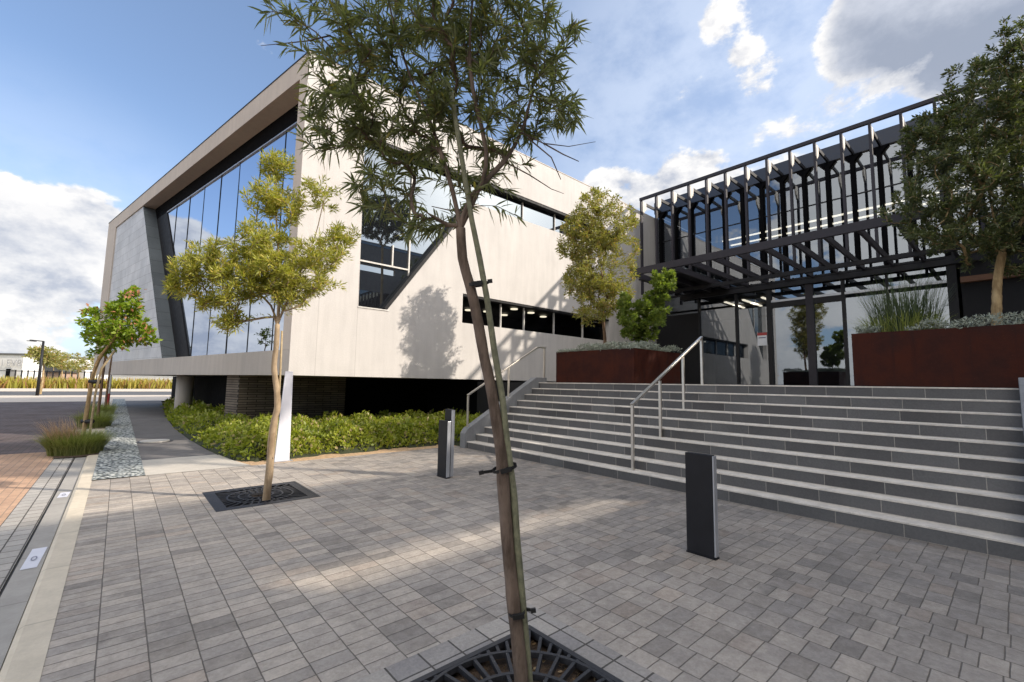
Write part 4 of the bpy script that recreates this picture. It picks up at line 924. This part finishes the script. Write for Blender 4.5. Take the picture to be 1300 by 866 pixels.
# ------------------------------------------------------------------ grass tufts by the kerb
def tuft(cx, cy, rx, ry, n, h, label, seed, seeds=0):
    r = empty('grass_tuft', (cx, cy, -.01), label, 'grass tuft', 'grass tufts along the kerb'); rng = np.random.default_rng(seed)
    blades('blades', disc(cx, cy, rx, ry, -.02), n, h, .012, 'grass_blade', r, rng, lean=.75, droop=.45, clump=(cx, cy, 0))
    if seeds: blades('seed_heads', disc(cx-.15, cy, rx*.6, ry*.6, 0), seeds, h*1.35, .012, 'grass_seed', r, rng, lean=.5, droop=.25, clump=(cx+.2, cy, 0))
tuft(-.56, 13.25, .42, .45, 2600, .55, 'bushy green grass tuft with dry pink seed heads at the foot of the leaning tree', 1, 420)
tuft(-.47, 19.9, .4, .6, 1100, .6, 'second dark green grass tuft behind the leaning tree, in shade', 2)
tuft(-.45, 26.2, .42, .7, 900, .6, 'farthest dark grass tuft beside the end of the stone chip strip', 3)
for (x, y, top, seed, lab) in ((-.42, 19.9, 3.0, 61, 'slim young tree with thin trunk in the second grass tuft'), (-.35, 26.3, 2.7, 62, 'slim young tree with thin trunk in the farthest grass tuft')):
    b_ = Vector((x, y, -.02)); c = np.array((x, y, top+.5))
    tree('young_tree', lab, [b_, b_+Vector((.02, 0, top*.5)), b_+Vector((.05, 0, top-.2))], .045, .03, [(c, np.array([.42, .42, .4]), 1)], 22, dict(n=12, len=.12, wid=.05, cover=.6, puff=.06), 'leaf_green', 'bark_planter', seed, twig=.006)
mp = empty('striped_post', (-.30, 27.6, 0), 'thin post with a red lower half and white top beyond the grass tufts', 'post')
MB().tube([(-.30, 27.6, 0), (-.30, 27.6, .85)], .07, seg=10).build('red_half', 'red_paint', mp); MB().tube([(-.30, 27.6, .85), (-.30, 27.6, 1.7)], .068, seg=10).build('white_half', 'far_white', mp)
cv = empty('inspection_cover', (.75, 14.4, 0), 'pale oval metal inspection cover on the shaded path', 'cover')
MB().tube([(.80, 14.4, .005), (.80, 14.4, .035)], .30, seg=28).build('lid', 'cover_metal', cv, smooth=False)
m = MB(); m.tube([(.80, 14.4, .0), (.80, 14.4, .012)], .37, seg=28); m.build('rim', 'cast_iron', cv)

# ------------------------------------------------------------------ far side of the road
rng = np.random.default_rng(101)
def strip(x0, x1, y0, y1):
    return lambda r, n: np.stack([r.uniform(x0, x1, n), y0+(y1-y0)*r.uniform(0, 1, n)**1.5, np.full(n, -.05)], 1)
fg = blades('tall_meadow_grass', strip(-60, 45, 84.5, 96), 9000, 1.75, .30, 'field_grass', None, rng, lean=.45, droop=.4, seg=3)
tag(fg, 'band of tall yellow-green grass along the far side of the road', 'grass', kind='stuff')
lp = empty('street_lamp', (-4.93, 53.5, 0), 'dark slender street lamp with a flat arm beside the far road', 'street lamp')
top = on_d(61, 433, (Vector((-4.93, 53.5, 0))-O).dot(fwd)); hz = top.z
MB().tube([(-4.93, 53.5, -.05), (-4.93, 53.5, hz)], [.11, .075], seg=10).build('pole', 'black_steel', lp, smooth=True)
MB().bar((-4.93, 53.5, hz), (-5.62, 52.88, hz+.02), .16, .07).build('arm', 'black_steel', lp); MB().bar((-5.35, 53.13, hz-.06), (-5.75, 52.77, hz-.06), .22, .05).build('lamp_head', 'black_steel', lp)
def far_tree(px, py_base, depth, w, h, th, label, seed, mat='leaf_planter'):
    b_ = on_d(px, py_base, depth); b_.z = -.05; c = b_+Vector((0, 0, th+h*.5))
    tree('roadside_tree', label, [b_, b_+Vector((.05, 0, th*.5)), b_+Vector((0, .05, th))], .10, .06, [(np.array(c), np.array([w/2, w/2, h/2]), 1)], 60, dict(n=14, len=.36, wid=.14, cover=.7, puff=.2), mat, 'bark_tan', seed, group='roadside trees beyond the road', twig=.012, jitter=.05)
for a in ((51, 500, 40, 2.6, 1.6, 2.7, 'spindly roadside tree right behind the street lamp', 201), (76, 495, 62, 4, 2.6, 2.6, 'yellowish roadside tree to the right of the street lamp', 202), (98, 494, 70, 5, 3, 2.4, 'rounded roadside tree left of the leaning tree', 203), (88, 486, 105, 9, 3.6, 3, 'broad low tree behind the fence in the distance', 204, 'leaf_green'), (66, 486, 110, 8, 3, 3.6, 'darker low tree beside the white warehouse', 205, 'leaf_green')): far_tree(*a)
Hd = Vector((fwd.x, fwd.y, 0)).normalized(); Rd = Vector((rgt.x, rgt.y, 0)).normalized()
def far_box(m, px0, px1, depth, z0, z1, thick=8):
    a, b_ = on_d(px0, 478, depth), on_d(px1, 478, depth); a.z = b_.z = 0
    q = lambda z: [a+Vector((0, 0, z)), b_+Vector((0, 0, z)), b_+Hd*thick+Vector((0, 0, z)), a+Hd*thick+Vector((0, 0, z))]
    return m.hexa(q(z0), q(z1))
wh = empty('warehouse', on_d(0, 485, 120), 'long white warehouse with grey lettering at the left picture edge', 'building')
far_box(MB(), -160, 27, 120, -.1, 7.2, 30).build('wall', 'far_white', wh); far_box(MB(), -162, 28, 119.7, 7.2, 7.6, 31).build('roof', 'far_roof', wh)
far_box(MB(), 6.5, 12, 119.8, 0, 3.4, .3).build('door', 'black_void', wh); far_box(MB(), 12.3, 20, 119.85, 0, 3.2, .2).build('window', 'far_grey', wh)
tx = bpy.data.curves.new('lettering', 'FONT'); tx.body = 'I EVB'; tx.size = 2.6; tx.extrude = .05; tx.materials.append(MATS['letter_grey'])
tmp = bpy.data.objects.new('lettering_curve', tx); COL.objects.link(tmp); bpy.context.view_layer.update()
lm = bpy.data.meshes.new_from_object(tmp.evaluated_get(bpy.context.evaluated_depsgraph_get())); bpy.data.objects.remove(tmp)
to = bpy.data.objects.new('lettering', lm); COL.objects.link(to); to['label'] = 'grey lettering across the white warehouse wall'
p0 = on_d(1, 466, 119.6); p0.z = 4.1
to.rotation_euler = Matrix((Rd, Vector((0, 0, 1)), -Hd)).transposed().to_euler(); to.parent = wh; to.location = p0-wh.location
sh = empty('low_building', on_d(70, 485, 112), 'low dark-roofed shed between the warehouse and the trees', 'building')
far_box(MB(), 55, 77, 112, -.1, 2.6, 8).build('wall', 'far_tan', sh); far_box(MB(), 54, 78, 111.5, 2.6, 4.2, 9).build('roof', 'far_roof', sh)
sh = empty('low_building', on_d(92, 485, 116), 'low white shed with a flat roof behind the fence', 'building')
far_box(MB(), 78, 106, 116, -.1, 3.6, 8).build('wall', 'far_white', sh); far_box(MB(), 77.5, 106.5, 115.7, 3.6, 3.9, 9).build('roof', 'far_grey', sh)
sh = empty('low_building', on_d(150, 485, 130), 'long pale building glimpsed below the raised white building', 'building')
far_box(MB(), 128, 330, 130, -.1, 3.0, 8).build('wall', 'far_white', sh); far_box(MB(), 127, 331, 129.6, 3., 3.3, 9).build('roof', 'far_roof', sh)
fe = empty('fence', on_d(60, 485, 104), 'black post and rail fence behind the tall grass', 'fence')
for px in range(18, 130, 8): far_box(MB(), px, px+.9, 104, -.1, 2.9, .2).build('post', 'black_steel', fe)
m = MB(); far_box(m, -60, 130, 104.3, 2.6, 2.75, .1); far_box(m, -60, 130, 104.3, .6, .75, .1); m.build('rail', 'black_steel', fe)
hl = MB(); hp = [(-400, 600, 4), (-250, 640, 9), (-60, 640, 7), (120, 660, 12), (300, 640, 8), (500, 500, 4)]
for i in range(len(hp)-1):
    (x0, y0, h0), (x1, y1, h1) = hp[i], hp[i+1]; hl.hexa([(x0, y0, -1), (x1, y1, -1), (x1, y1+60, -1), (x0, y0+60, -1)], [(x0, y0+30, h0), (x1, y1+30, h1), (x1, y1+40, h1), (x0, y0+40, h0)])
struct(hl, 'hills', 'dry_ground')
